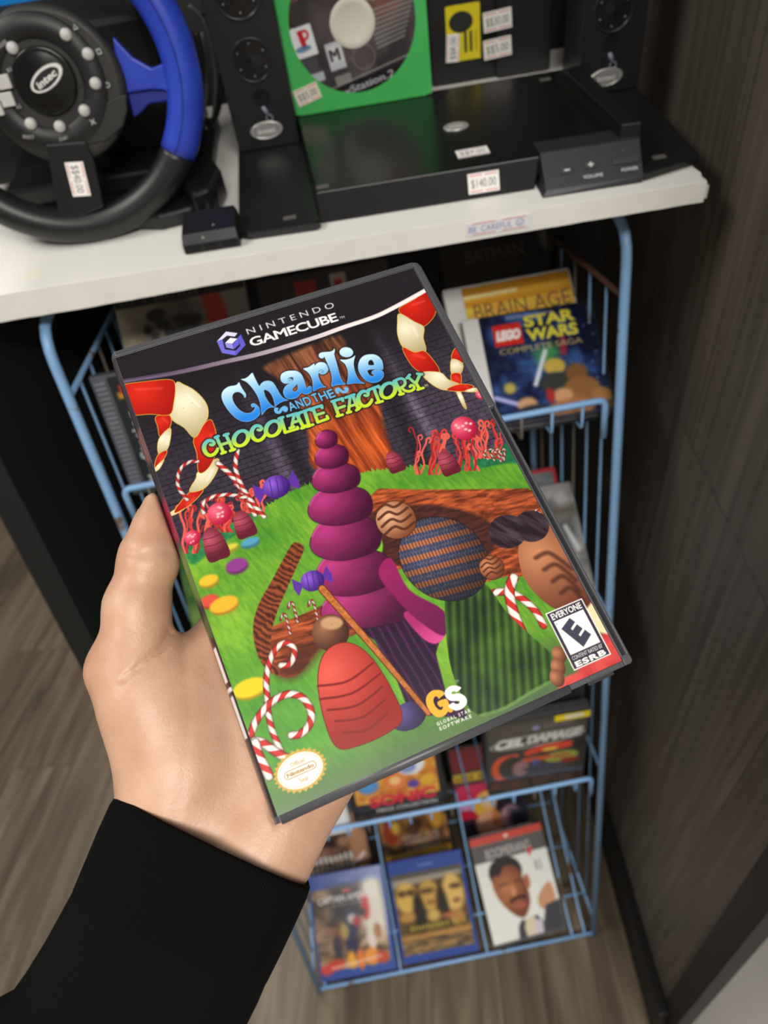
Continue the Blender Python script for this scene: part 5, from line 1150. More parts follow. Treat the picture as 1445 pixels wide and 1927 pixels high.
def build_speaker(label, cx, y, z0, w, h, d, badge, tower, marks):
    root = empty('loudspeaker', sm(cx, y, z0), label, 'speaker', 'pair of small loudspeakers')
    b = blk()
    m = MM(); m.rbox((-w / 2, .6, 0), (w / 2, d, h), 3); m.build('cabinet', b, root, bevel=.001)
    m = MM(); m.rbox((-w / 2 + .6, -1.2, .8), (w / 2 - .6, .7, h - .8), 1); m.build('front_panel', mat('black grained plastic', (32, 32, 35), rough=.42, bump=(500, .1, .0003)), root, bevel=.001)
    FM = Matrix.Translation((0, -.0012, 0)) @ Matrix.Rotation(PI / 2, 4, 'X')
    def lathe(name, prof, x, z, mt, r=root, n=40):
        m = MM(); m.lathe(prof, n); return m.build(name, mt, r, M=FM @ Matrix.Translation((x * .001, z * .001, 0)))
    for name, x, z, r in tower:
        o = lathe(name, [(r, 0), (r * .98, 1.4), (r * .90, .8), (r * .86, -2.0)], x, z, mat('speaker ring', (40, 40, 43), rough=.3))
        lathe('cone', [(r * .88, .2), (r * .55, -.1 + .4), (r * .30, .45), (0, 1.8)], 0, 0, mat('speaker cone', (26, 26, 28), rough=.28, bump=(260, .4, .001)), o).matrix_local = Matrix.Identity(4)
        for q_ in range(6):
            m = MM(); m.lathe([(0, .9), (.8, .6), (1.1, 0)], 10); m.build('screw', mat('dull steel', (120, 120, 122), rough=.35, metal=.8), o, M=Matrix.Translation((r * .72 * math.cos(q_ * 1.047 + .5) * .001, r * .72 * math.sin(q_ * 1.047 + .5) * .001, .0004)))
    x = tower[-1][1]; z = marks[0]
    lathe('bass_port', [(6.8, .2), (6.4, .8), (5.8, .2), (5.2, .1), (0, .05)], x + 1, z, mat('port black', (5, 5, 5), rough=.9))
    m = MM(); m.tube([(0, -3, 0), (2, -7, 0), (3, -11, 0)], [1.6, 2.0, 1.0], 10); m.tube([(4 + 2.6 * math.cos(t), -13 + 2.6 * math.sin(t), .2) for t in np.linspace(0, 2 * PI, 17)], .6, 6); m.build('power_mark', mat('lilac ink', (140, 142, 160), rough=.4), root, M=FM @ Matrix.Translation((x * .001, (marks[1] + 8) * .001, 0)))
    badge(FM @ Matrix.Translation(((x - 1) * .001, marks[2] * .001, .0)) @ Matrix.Rotation(.03, 4, 'Z'), 14.5, 7.4, root)
    return root
def build_speakers(badge):
    z0 = 7.2
    build_speaker('black loudspeaker left of the green disc sleeve, on the dock\'s wing', -61.5, 172, z0, 56, 165, 62, badge, (('tweeter', 1.5, 126 - z0, 19.5), ('woofer', 1.5, 78 - z0, 17)), (49 - z0, 37 - z0, 22.5 - z0))
    build_speaker('black loudspeaker beside the dark wood wall, on the dock\'s wing', 244, 172, z0, 52, 165, 62, badge, (('tweeter', -3, 119 - z0, 19.5), ('woofer', -3, 71 - z0, 17)), (47 - z0, 34 - z0, 20 - z0))
def build_disc():
    y0 = 190; bl, br = on_sy(555, 215, y0), on_sy(812, 177, y0); cx = (bl[0] + br[0]) / 2; zb = 22.6; w = 125
    M = sm(cx, y0, zb) @ Matrix.Rotation(math.radians(88), 4, 'X')
    root = empty('disc_sleeve', M, 'bright green paper disc sleeve with a round window, standing on the black dock', 'disc sleeve')
    A = Art(-w / 2, w / 2, 0, w, .6, (72, 186, 96)); A.all(lambda X, Y: mix((66, 180, 90), (80, 194, 104), fbm(X * .04, Y * .04, 3)))
    A.poly(ell(33, 4.5, 3, 3), ell(33, 4.5, 2.5, 2.5), color=(50, 140, 72))
    # the card: green with a round hole, as a ring of quads
    n = 96; R = 53; m = MM(); hole = [(R * math.cos(2 * PI * k / n), 64 + R * math.sin(2 * PI * k / n)) for k in range(n)]
    out = []
    for k in range(n):
        c, s_ = math.cos(2 * PI * k / n), math.sin(2 * PI * k / n); f = min(62.5 / max(abs(c), 1e-6), (61 if s_ > 0 else 64) / max(abs(s_), 1e-6)); out.append((c * f, 64 + s_ * f))
    for z, fl in ((0, 0), (-.5, 1)):
        vs = [(x, y, z) for x, y in hole] + [(x, y, z) for x, y in out]; m.add(vs, [((k, n + k, n + (k + 1) % n, (k + 1) % n) if not fl else (k, (k + 1) % n, n + (k + 1) % n, n + k)) for k in range(n)])
    m.build('window_card', mat('green paper', (62, 182, 88), rough=.65, mottle=(14, (76, 196, 102), 1)), root)
    m = MM(); m.box((-62.5, 0, -2.4), (62.5, 125, -2.0)); m.build('back_card', mat('white paper', (232, 232, 222), rough=.7), root)
    sticker(root, 'price_sticker', .022, .0135, Matrix.Translation((-.0475, .0165, .0003)) @ Matrix.Rotation(math.radians(14), 4, 'Z'), None, '$$5.00', base=(246, 238, 222), lines=((236, 170, 160),))
    # the disc inside
    d = empty('game_disc', M @ Matrix.Translation((0, .064, -.0012)), 'dark printed game disc inside the green paper sleeve', 'game disc')
    D = Art(-60, 60, -60, 60, .5, (62, 56, 58))
    cloud(D, (52, 46, 50), (96, 86, 88), .05, .03, 6)
    D.poly(cr([(4, 60), (40, 60), (50, 20), (34, -6), (10, 4), (8, 24)], 5), color=lambda X, Y: mix((150, 92, 70), (76, 60, 60), fbm(X * .06, Y * .06, 3)), blur=5); D.poly([(22, 44), (30, 48), (20, 14), (12, 16)], color=(214, 206, 198), blur=2); D.poly(ell(10, 40, 8, 12), color=(30, 26, 28), blur=3)
    ag = .14
    D.text('Castlevania', -60, 27, 11, (146, 118, 88), ang=ag + .05, width=62, off=.0, grow=.5); D.text('CURSE OF DARKNESS', -48, 21, 3, (206, 124, 96), ang=ag + .05, width=46)
    def R_(cx, cy, w, h, col, a=ag):
        c, s_ = math.cos(a), math.sin(a); return [(cx + x * c - y * s_, cy + x * s_ + y * c) for x, y in ((-w, -h), (w, -h), (w, h), (-w, h))]
    D.poly(R_(32, 27, 19, 5.2, 0), color=(206, 40, 44)); D.text('KONAMI', 16, 21.6, 5.4, (246, 226, 222), ang=ag, width=31, off=.03)
    for k in range(9): D.stroke([(14 + k * .6, 6 - k * 3.4), (52 - k * 1.2, 12 - k * 3.4)], .8, (150, 150, 150), alpha=.75)
    D.stroke([(24, 16.5), (52, 21)], .8, (170, 166, 166))
    D.poly(R_(-44, -8, 10.5, 11.5, 0), color=(240, 242, 246)); D.poly(R_(-44, -6, 2.2, 7, 0, ag + .1), color=(206, 40, 44)); D.poly(ell(-41.5, -3, 4, 4), ell(-41.5, -3, 2, 2), color=(206, 40, 44)); D.poly(ell(-44, -13, 7, 2.4, 8), color=(70, 130, 170), alpha=.8)
    D.poly(R_(-18, -22, 7, 10.5, 0), color=(196, 200, 206)); D.poly(R_(-18, -21, 6, 6.5, 0), color=(214, 216, 220)); D.text('M', -22.5, -26, 9, (50, 50, 54), ang=ag, width=9, off=.04)
    D.poly(R_(-14, -41, 7, 4, 0), color=(140, 136, 130)); D.poly(R_(-42, -26, 8, 5, 0), color=(76, 78, 86)); D.poly(R_(-36, -36, 6, 3.5, 0), color=(190, 196, 206))
    D.poly(ell(6, -26, 10, 10), ell(6, -26, 9, 9), color=(120, 108, 100)); D.poly([(-60, -60), (60, -60), (60, -30), (-30, -48)], color=(26, 24, 26)); D.stroke([(-30, -48), (52, -28)], .5, (150, 150, 150))
    D.text('PlayStation.2', -26, -56, 6, (200, 202, 206), ang=ag + .06, width=58, off=.01)
    n = 128; keep = D
    m = MM(); m.lathe([(18, -.3), (59.5, -.3), (60, 0), (59.5, .3), (18, .3)], 96); m.build('disc_body', mat('disc plastic', (150, 150, 156), rough=.2), d)
    # printed face as a ring mapped from the square print
    th = np.linspace(0, 2 * PI, 361); rr_ = np.linspace(19, 59.6, 130); P = Art(0, 1, 0, 1, 1, (0, 0, 0)); P.nx, P.ny = 361, 130
    TX, RY = np.meshgrid(th, rr_); XX, YY = RY * np.cos(TX), RY * np.sin(TX)
    ix = np.clip(((XX + 60) / 120 * (D.nx - 1)).round().astype(int), 0, D.nx - 1); iy = np.clip(((YY + 60) / 120 * (D.ny - 1)).round().astype(int), 0, D.ny - 1)
    P.img = D.img[iy, ix]; P.x = np.arange(361, dtype=np.float32); P.y = np.arange(130, dtype=np.float32)
    P.build('printed_face', print_mat('disc print', rough=.3), d, pos=lambda X, Y: (XX, YY, np.full_like(XX, .42)))
    m = MM(); m.lathe([(0, .2), (13.5, .2), (14.2, .5), (18.6, .5), (19.2, .1)], 64); m.build('hub_ring', mat('cream hub', (222, 220, 204), rough=.4), d)
    return root
def build_wheel():
    C = Vector((-203.5, 90, 110)); R_ax = Vector((.06, -.965, .24)).normalized()
    xx = Vector((1, .05, 0)); M0 = frame(C * .001, xx - R_ax * xx.dot(R_ax), R_ax.cross(xx - R_ax * xx.dot(R_ax)))
    WM = S_M @ M0; wr = np.array(WM.to_3x3()); wo = np.array(WM.translation)
    def wq(px, py, z=0.):
        """photo point -> wheel face plane (mm), z towards the viewer"""
        p = on_plane(px, py, wo + wr[:, 2] * z * .001, wr[:, 2]); return (wr.T @ (p - wo) * 1000)[:2]
    root = empty('racing_wheel', WM, 'black and blue racing wheel controller with grey buttons, on the white shelf', 'racing wheel')
    b = blk(); soft = mat('black rubber grip', (30, 30, 31), rough=.38, bump=(900, .2, .0003)); blue = mat('blue grip', (40, 62, 176), rough=.33, spec=.5, bump=(500, .12, .0003), mottle=(30, (48, 74, 194), 1)); face = mat('face plate plastic', (44, 43, 42), rough=.5, bump=(700, .08, .0002)); ringm = mat('button ring plastic', (30, 30, 31), rough=.45); btn = mat('grey button', (196, 195, 192), rough=.4)
    c = wq(86, 158); RC = 99.3
    def A_(px, py): p = wq(px, py) - c; return math.degrees(math.atan2(p[1], p[0]))
    a0 = A_(330, 284)
    def rimseg(name, s0, s1, r, m_, par=root):
        m = MM(); P = [(c[0] + RC * math.cos(math.radians(t)), c[1] + RC * math.sin(math.radians(t)), 0) for t in np.linspace(s0, s1, max(8, int(abs(s1 - s0) / 3)))]; m.tube(P, r, 20); return m.build(name, m_, par)
    rimseg('blue_grip', a0, a0 + 100, 13.6, blue); rimseg('lower_rim', a0 - 142, a0 + .5, 12.8, soft); rimseg('blue_grip', a0 - 240, a0 - 142, 13.6, blue); rimseg('upper_rim', a0 + 100, a0 + 120, 12.8, soft)
    m = MM(); P = [(c[0] + (RC - 1) * math.cos(math.radians(t)), c[1] + (RC - 1) * math.sin(math.radians(t)), 13.7) for t in np.linspace(a0, a0 + 100, 40)]; m.tube(P, .5, 6); m.build('grip_seam', mat('dark blue seam', (26, 40, 120), rough=.5), root)
    # blue spokes
    def plate(name, pts, z0, z1, m_, bev=.0015, par=root):
        q_ = [tuple(wq(*p)) for p in pts]
        area = sum(q_[i][0] * q_[(i + 1) % len(q_)][1] - q_[(i + 1) % len(q_)][0] * q_[i][1] for i in range(len(q_)))
        if area < 0: q_ = q_[::-1]
        m = MM(); m.prism(q_, z0, z1); return m.build(name, m_, par, bevel=bev)
    plate('spoke', [(212, 68), (250, 108), (285, 128), (310, 118), (335, 90), (340, 190), (322, 186), (312, 170), (285, 168), (240, 175), (230, 180)], -6, 2, blue)
    plate('spoke_underside', [(236, 172), (285, 167), (314, 172), (325, 190), (280, 196), (262, 215), (250, 222)], -9, -2, mat('dark blue plastic', (30, 44, 140), rough=.4))
    ps = [(212, 68), (250, 108), (285, 128), (310, 118), (335, 90), (340, 190), (322, 186), (312, 170), (285, 168), (240, 175), (230, 180)]
    q_ = [wq(*p) for p in ps]; q_ = [(2 * c[0] - x, y + 2) for x, y in q_]; m = MM(); m.prism(q_, -6, 2); m.build('spoke', blue, root, bevel=.0015)
    # hub: dish, face plate, button ring, cap
    ch = wq(104, 163); m = MM(); m.lathe([(38, -16), (46, -8), (50.5, -3), (51.5, 2), (49.5, 6), (46, 7)], 64, Matrix.Translation((ch[0], ch[1], 0))); m.add([(ch[0] + 46 * math.cos(t), ch[1] + 46 * math.sin(t), 7) for t in np.linspace(0, 2 * PI, 48, endpoint=False)], [tuple(range(48))]); m.build('hub', face, root)
    ang = lambda r0, r1, z0, z1: [(r0, z0), (r0 + .8, z1), (r1 - .8, z1), (r1, z0)]
    m = MM(); m.lathe(ang(28, 44.5, 7, 8.6), 64, Matrix.Translation((c[0], c[1], 0))); m.build('button_ring', ringm, root)
    c2 = wq(91, 150); m = MM(); m.lathe([(21.5, 7), (21.5, 11), (20.4, 12), (18.6, 11.4), (17.5, 11.8), (0, 12.4)], 56, Matrix.Translation((c2[0], c2[1], 0))); cap = m.build('centre_cap', mat('gloss black cap', (18, 18, 18), rough=.22), root)
    l = wq(88, 147, 12); lg = Art(-15, 15, -7.5, 7.5, .2, (18, 18, 18)); lg.poly(ell(0, 0, 13.6, 6.3), color=(226, 226, 222)); lg.poly(ell(-.6, -.2, 11.4, 4.9), color=(18, 18, 18)); lg.text('intec', -.6, -2.4, 4.6, (226, 226, 222), width=17, align='c', off=.035, shear=.1)
    p0, p1 = wq(57, 175), wq(120, 120); la = math.atan2(p1[1] - p0[1], p1[0] - p0[0])
    lo_ = MM(); lo_.prism([tuple(v) for v in ell(0, 0, 13.9, 6.6)], 0, .35); lo_ = lo_.build('logo_plate', mat('white ink', (214, 216, 218), rough=.5), cap, M=Matrix.Translation((l[0] * .001, l[1] * .001, .0123)) @ Matrix.Rotation(la, 4, 'Z'))
    # oval print as a fan grid
    TX, RY = np.meshgrid(np.linspace(0, 2 * PI, 121), np.linspace(0, 1, 40)); XX, YY = 13.7 * RY * np.cos(TX), 6.4 * RY * np.sin(TX); P = Art(0, 1, 0, 1, 1, (0, 0, 0)); P.nx, P.ny = 121, 40; P.x = np.arange(121, dtype=np.float32); P.y = np.arange(40, dtype=np.float32)
    P.img = lg.img[np.clip(((YY + 7.5) / 15 * (lg.ny - 1)).round().astype(int), 0, lg.ny - 1), np.clip(((XX + 15) / 30 * (lg.nx - 1)).round().astype(int), 0, lg.nx - 1)]
    P.build('logo_print', print_mat('matte print', rough=.6), lo_, pos=lambda X, Y: (XX, YY, np.full_like(XX, .5)))
    for (x, y) in ((124.6, 65), (166, 101.7), (180, 157), (159, 208), (112.7, 238), (58, 233), (24, 90.5)):
        p = wq(x, y, 9); m = MM(); m.lathe([(4.1, 8), (4.1, 10), (3.4, 11.4), (1.8, 12.1), (0, 12.3)], 20, Matrix.Translation((p[0], p[1], 0))); m.build('round_button', btn, root)
    for (x, y) in ((8.4, 154), (15, 187), (-12, 178), (-6, 205)):
        p = wq(x, y, 9); m = MM(); m.rbox((p[0] - 4.6, p[1] - 4.6, 8), (p[0] + 4.6, p[1] + 4.6, 11.5), 1); m.build('pad_button', btn, root, bevel=.0006)
    ink = (176, 178, 182)
    def label(txt, x, y, h, w, rot=la - .62 + .0, shape=None):
        p = wq(x, y, 8); A = Art(-w / 2 - .4, w / 2 + .4, -h / 2 - .4, h / 2 + .4, .18, (42, 41, 40))
        if txt: A.text(txt, 0, -h / 2, h, ink, width=w, align='c', off=.01)
        if shape == 'tri': A.poly([(-w / 2, -h / 2), (w / 2, -h / 2), (0, h / 2)], [(-w * .28, -h * .32), (w * .28, -h * .32), (0, h * .2)], color=ink)
        if shape == 'sq': A.poly([(-w / 2, -h / 2), (w / 2, -h / 2), (w / 2, h / 2), (-w / 2, h / 2)], [(-w * .3, -h * .3), (w * .3, -h * .3), (w * .3, h * .3), (-w * .3, h * .3)], color=ink)
        if shape == 'o': A.poly(ell(0, 0, w / 2, h / 2), ell(0, 0, w * .3, h * .3), color=ink)
        if shape == 'x': A.stroke([(-w / 2, -h / 2), (w / 2, h / 2)], .4, ink); A.stroke([(w / 2, -h / 2), (-w / 2, h / 2)], .4, ink)
        A.build('button_symbol', print_mat('matte print', rough=.6), root, M=Matrix.Translation((p[0] * .001, p[1] * .001, .0088 if (p - c) @ (p - c) < 44 ** 2 else .0078)) @ Matrix.Rotation(rot, 4, 'Z'))
    ro = math.radians(8)
    label('', 141, 50, 3.6, 4, ro, 'tri'); label('', 186, 97, 3.6, 3.2, ro, 'sq'); label('', 202, 160, 3.6, 3.6, ro, 'o'); label('', 175, 229, 3, 3, ro, 'x')
    label('SELECT', 54, 257, 2.2, 8, ro - .35); label('START', 120, 260, 2.2, 7, ro); label('MODE', 5, 83, 2.2, 7, ro + .3); label('R1', 18, 131, 2.6, 3, ro + .2); label('R2', 35.5, 200, 2.6, 3.4, ro)
    # thumb rest on the right, lower spoke with its price label
    plate('thumb_rest', [(240, 176), (222, 180), (205, 190), (190, 215), (168, 240), (168, 270), (205, 262), (235, 235), (243, 205)], 2, 8.2, mat('thumb rest rubber', (36, 36, 36), rough=.6), .001)
    sp = plate('lower_spoke', [(92, 268), (165, 262), (182, 300), (200, 385), (165, 400), (118, 408), (104, 340)], -8, 9.5, b, .0015)
    s0, s1, s2 = wq(122, 308, 10), wq(155, 302, 10), wq(171, 365, 10); s3 = wq(138, 373, 10); sc = (s0 + s1 + s2 + s3) / 4; e = (s3 + s2 - s0 - s1); 
    sticker(root, 'price_sticker', float(np.hypot(*e)) / 2 * .001, float(np.hypot(*(s1 - s0))) * .001, Matrix.Translation((sc[0] * .001, sc[1] * .001, .0097)) @ Matrix.Rotation(math.atan2(e[1], e[0]), 4, 'Z'), None, '$$40.00')
    # column, housing and foot
    m = MM(); m.lathe([(38, -12), (32, -40), (34, -75)], 40, Matrix.Translation((c[0], c[1], 0))); m.build('column', b, root)
    inv = M0.inverted()
    def B(name, m, mt, bev=.002): return m.build(name, mt, root, bevel=bev, M=inv)
    m = MM(); m.rbox((-330, 158, 16), (-128, 250, 128), 18); B('housing', m, mat('black matte plastic', (18, 18, 19), rough=.6), .006)
    m = MM(); m.prism([(-270, 118), (-225, 84), (-150, 60), (-122, 66), (-112, 96), (-112, 250), (-270, 250)], .8, 14); m.prism([(-280, 110), (-125, 110), (-120, 250), (-285, 250)], 14, 30); B('foot_plate', m, b, .003)
    m = MM(); m.prism([(-128, 80), (-118, 60), (-104, 66), (-98, 100), (-108, 130), (-124, 120)], 2, 26); B('clamp_knuckle', m, b, .003)
    m = MM(); m.tube([(-112, 84, 15), (-108, 60, 13), (-106, 42, 13)], [5, 3.5, 3.5], 12); m.tube([(-104, 84, 17), (-102, 60, 14), (-101, 42, 13)], [3, 2.5, 2.5], 10); B('clamp_rod', m, b, 0)
    m = MM(); m.add([(-128, 15, .6), (-84, 15, .6), (-84, 46, .6), (-128, 46, .6), (-128, 15, 8), (-84, 15, 8), (-85, 20, 14), (-127, 20, 14), (-86, 44, 20), (-126, 44, 20), (-84, 46, 14), (-128, 46, 14)],
          [(0, 3, 2, 1), (0, 1, 5, 4), (4, 5, 6, 7), (7, 6, 8, 9), (9, 8, 10, 11), (1, 2, 10, 8, 6, 5), (3, 0, 4, 7, 9, 11), (2, 3, 11, 10)]); k = B('clamp_pad', m, b, .001)
    m = MM()
    for i in range(3): m.box((-126 + i * 14, 14.2, 2), (-114 + i * 14, 15.2, 6))
    m.build('pad_slot', mat('slot black', (6, 6, 6), rough=.8), k)
    for x, y, z, w in ((-112, 17.6, 11.2, 2), (-103, 26, 15.6, 1.5)):
        m = MM(); m.box((x, y - .8, z - .8), (x + w, y, z + .3)); m.build('scuff', mat('pale scuff', (170, 176, 150), rough=.6), k)
    return root
def build_back_row(badge):
    # blister pack with a yellow card, a black box with two price labels
    y = 268
    a, b_ = on_sy(812, 138, y), on_sy(934, 132, y)
    r = empty('blister_pack', sm((a[0] + b_[0]) / 2, y, .6), 'black accessory pack with a yellow printed card, behind the green disc sleeve', 'accessory pack')
    w = b_[0] - a[0]; m = MM(); m.rbox((-w / 2, 0, 0), (w / 2, 26, 120), 2); m.build('pack_box', mat('black pack card', (27, 27, 29), rough=.5), r, bevel=.001)
    p0, p1 = on_sy(842, 118, y), on_sy(902, 2, y); W_, H_ = p1[0] - p0[0], p1[2] - p0[2]
    A = Art(0, W_, 0, H_, .35, (232, 214, 26)); A.poly(ell(W_ * .44, H_ * .70, W_ * .35, H_ * .19), color=(40, 42, 40)); A.stroke([(W_ * .56, H_ * .16), (W_ * .56, H_ * .5)], 1.2, (44, 44, 30)); A.stroke([(W_ * .72, H_ * .17), (W_ * .72, H_ * .5)], 1.2, (44, 44, 30)); A.rect(W_ * .84, H_ * .15, W_ * .9, H_ * .5, (196, 180, 30), blur=.6)
    o = MM(); o.rbox((0, 0, 0), (W_, H_, .6), 3); o = o.build('yellow_card', mat('yellow card', (232, 214, 26), rough=.5), r, M=Matrix.Translation(((p0[0] - (a[0] + b_[0]) / 2) * .001, -.0004, (p0[2] - .6) * .001)) @ Matrix.Rotation(PI / 2, 4, 'X'))
    A.build('card_print', print_mat('matte print', rough=.6), o, M=Matrix.Translation((.0, 0, .0008)))
    sticker(o, 'price_sticker', .0235, .0125, Matrix.Translation((W_ * .17 * .001, H_ * .26 * .001, .0012)) @ Matrix.Rotation(PI / 2 - .08, 4, 'Z'), None, '$$8.00')
    a, b_ = on_sy(934, 130, 262), on_sy(1036, 122, 262)
    r = empty('console_box', sm((a[0] + b_[0]) / 2, 262, .6), 'black rounded electronics box with two small price labels, left of the right loudspeaker', 'electronics')
    w = b_[0] - a[0]; m = MM(); m.rbox((-w / 2, 0, 0), (w / 2, 40, 135), 3); m.build('box_body', mat('black box plastic', (31, 31, 34), rough=.4), r, bevel=.004, seg=3)
    for (x, yy) in ((936, 38), (936, 90)):
        p = on_sy(x, yy, 261); sticker(r, 'price_sticker', .0265, .0165, Matrix.Translation(((p[0] - (a[0] + b_[0]) / 2) * .001, -.0007, (p[2] - .6) * .001)) @ Matrix.Rotation(PI / 2, 4, 'X') @ Matrix.Rotation(.06, 4, 'Z'), None, '$$30.00' if yy < 50 else '$$5.00')
    # behind the wheel: bright blue box, grey wrapped part, loops of cable
    p = on_sy(48, 42, 275); m = MM(); m.rbox((-26, 0, 0), (26, 36, p[2] + 60), 2)
    o = m.build('blue_box', mat('bright blue card', (30, 140, 224), rough=.4), None, bevel=.001, M=sm(p[0] - 2, 275, .6) @ Matrix.Rotation(.0, 4, 'Z')); tag(o, 'bright blue box behind the racing wheel, at the back of the shelf', 'box')
    p = on_sy(125, 25, 285); m = MM(); m.rbox((-20, 0, 0), (24, 26, 150), 8); o = m.build('wrapped_gadget', mat('grey wrap', (122, 122, 124), rough=.3, coat=.4, bump=(60, .6, .006)), None, bevel=.003, M=sm(p[0], 285, .6)); tag(o, 'grey plastic-wrapped gadget beside the blue box, behind the racing wheel', 'gadget')
    rr = random.Random(5); cm_ = mat('black cable', (24, 24, 26), rough=.4); 
    for i, (pts, lab) in enumerate((([(380, 20), (412, 60), (418, 130), (412, 200), (392, 245), (372, 200), (380, 120), (368, 60)], 'black coiled cable left of the loudspeaker, touching the blue grip'),
                                    ([(356, 10), (385, 40), (402, 110), (404, 180), (398, 235), (376, 246), (388, 170), (380, 60)], 'thinner grey cable coil beside the loudspeaker, behind the black coil'))):
        P = []
        for k, (x, y_) in enumerate(pts):
            q_ = on_sy(x, y_, 214 + i * 16 + (k % 3) * 3); P.append((q_[0], q_[1], max(q_[2], 3.2)))
        m = MM(); m.tube([tuple(v) for v in cr(P, 7, False)], 2.6 if i == 0 else 1.8, 8)
        o = m.build('cable_coil', cm_ if i == 0 else mat('grey cable', (96, 96, 100), rough=.35), None, M=sm(0, 0, 0)); tag(o, lab, 'cable')
# ------------------------------------------------------------------ room
def wood(name, c0, c1, axis_rot, plank_w, plank_l, grain, rough, gap=.55):
    m = bpy.data.materials.new(name); m.use_nodes = True; nt = m.node_tree; b = nt.nodes['Principled BSDF']; N = nt.nodes.new; L = nt.links.new
    tc = N('ShaderNodeTexCoord'); mp = N('ShaderNodeMapping'); mp.inputs['Rotation'].default_value = axis_rot; L(tc.outputs['Object'], mp.inputs['Vector'])
    br = N('ShaderNodeTexBrick'); br.inputs['Scale'].default_value = 1; br.inputs['Brick Width'].default_value = plank_l; br.inputs['Row Height'].default_value = plank_w; br.inputs['Mortar Size'].default_value = .0012; br.inputs['Mortar Smooth'].default_value = .3
    br.inputs['Color1'].default_value = (.25, .25, .25, 1); br.inputs['Color2'].default_value = (.75, .75, .75, 1); br.inputs['Mortar'].default_value = (0, 0, 0, 1); br.offset = .37
    L(mp.outputs['Vector'], br.inputs['Vector'])
    st = N('ShaderNodeMapping'); st.inputs['Scale'].default_value = grain; L(mp.outputs['Vector'], st.inputs['Vector'])
    ad = N('ShaderNodeVectorMath'); ad.operation = 'ADD'; sc = N('ShaderNodeVectorMath'); sc.operation = 'SCALE'; sc.inputs['Scale'].default_value = 7; L(br.outputs['Color'], sc.inputs[0]); L(st.outputs['Vector'], ad.inputs[0]); L(sc.outputs[0], ad.inputs[1])
    n = N('ShaderNodeTexNoise'); n.inputs['Scale'].default_value = 1; n.inputs['Detail'].default_value = 6; n.inputs['Distortion'].default_value = .9; L(ad.outputs[0], n.inputs['Vector'])
    r = N('ShaderNodeValToRGB'); r.color_ramp.elements[0].position = .33; r.color_ramp.elements[0].color = lin(c0); r.color_ramp.elements[1].position = .68; r.color_ramp.elements[1].color = lin(c1); L(n.outputs['Fac'], r.inputs['Fac'])
    hs = N('ShaderNodeHueSaturation'); mr = N('ShaderNodeMapRange'); mr.inputs['From Min'].default_value = .25; mr.inputs['From Max'].default_value = .75; mr.inputs['To Min'].default_value = .85; mr.inputs['To Max'].default_value = 1.12; L(br.outputs['Color'], mr.inputs['Value']); L(mr.outputs[0], hs.inputs['Value']); L(r.outputs['Color'], hs.inputs['Color'])
    mx = N('ShaderNodeMixRGB'); mx.blend_type = 'MULTIPLY'; mx.inputs['Color2'].default_value = (gap, gap, gap, 1); L(br.outputs['Fac'], mx.inputs['Fac']); L(hs.outputs['Color'], mx.inputs['Color1'])
    L(mx.outputs['Color'], b.inputs['Base Color']); b.inputs['Roughness'].default_value = rough
    bp = N('ShaderNodeBump'); bp.inputs['Strength'].default_value = .15; bp.inputs['Distance'].default_value = .001; L(n.outputs['Fac'], bp.inputs['Height']); L(bp.outputs['Normal'], b.inputs['Normal'])
    MATS[name] = m; return m
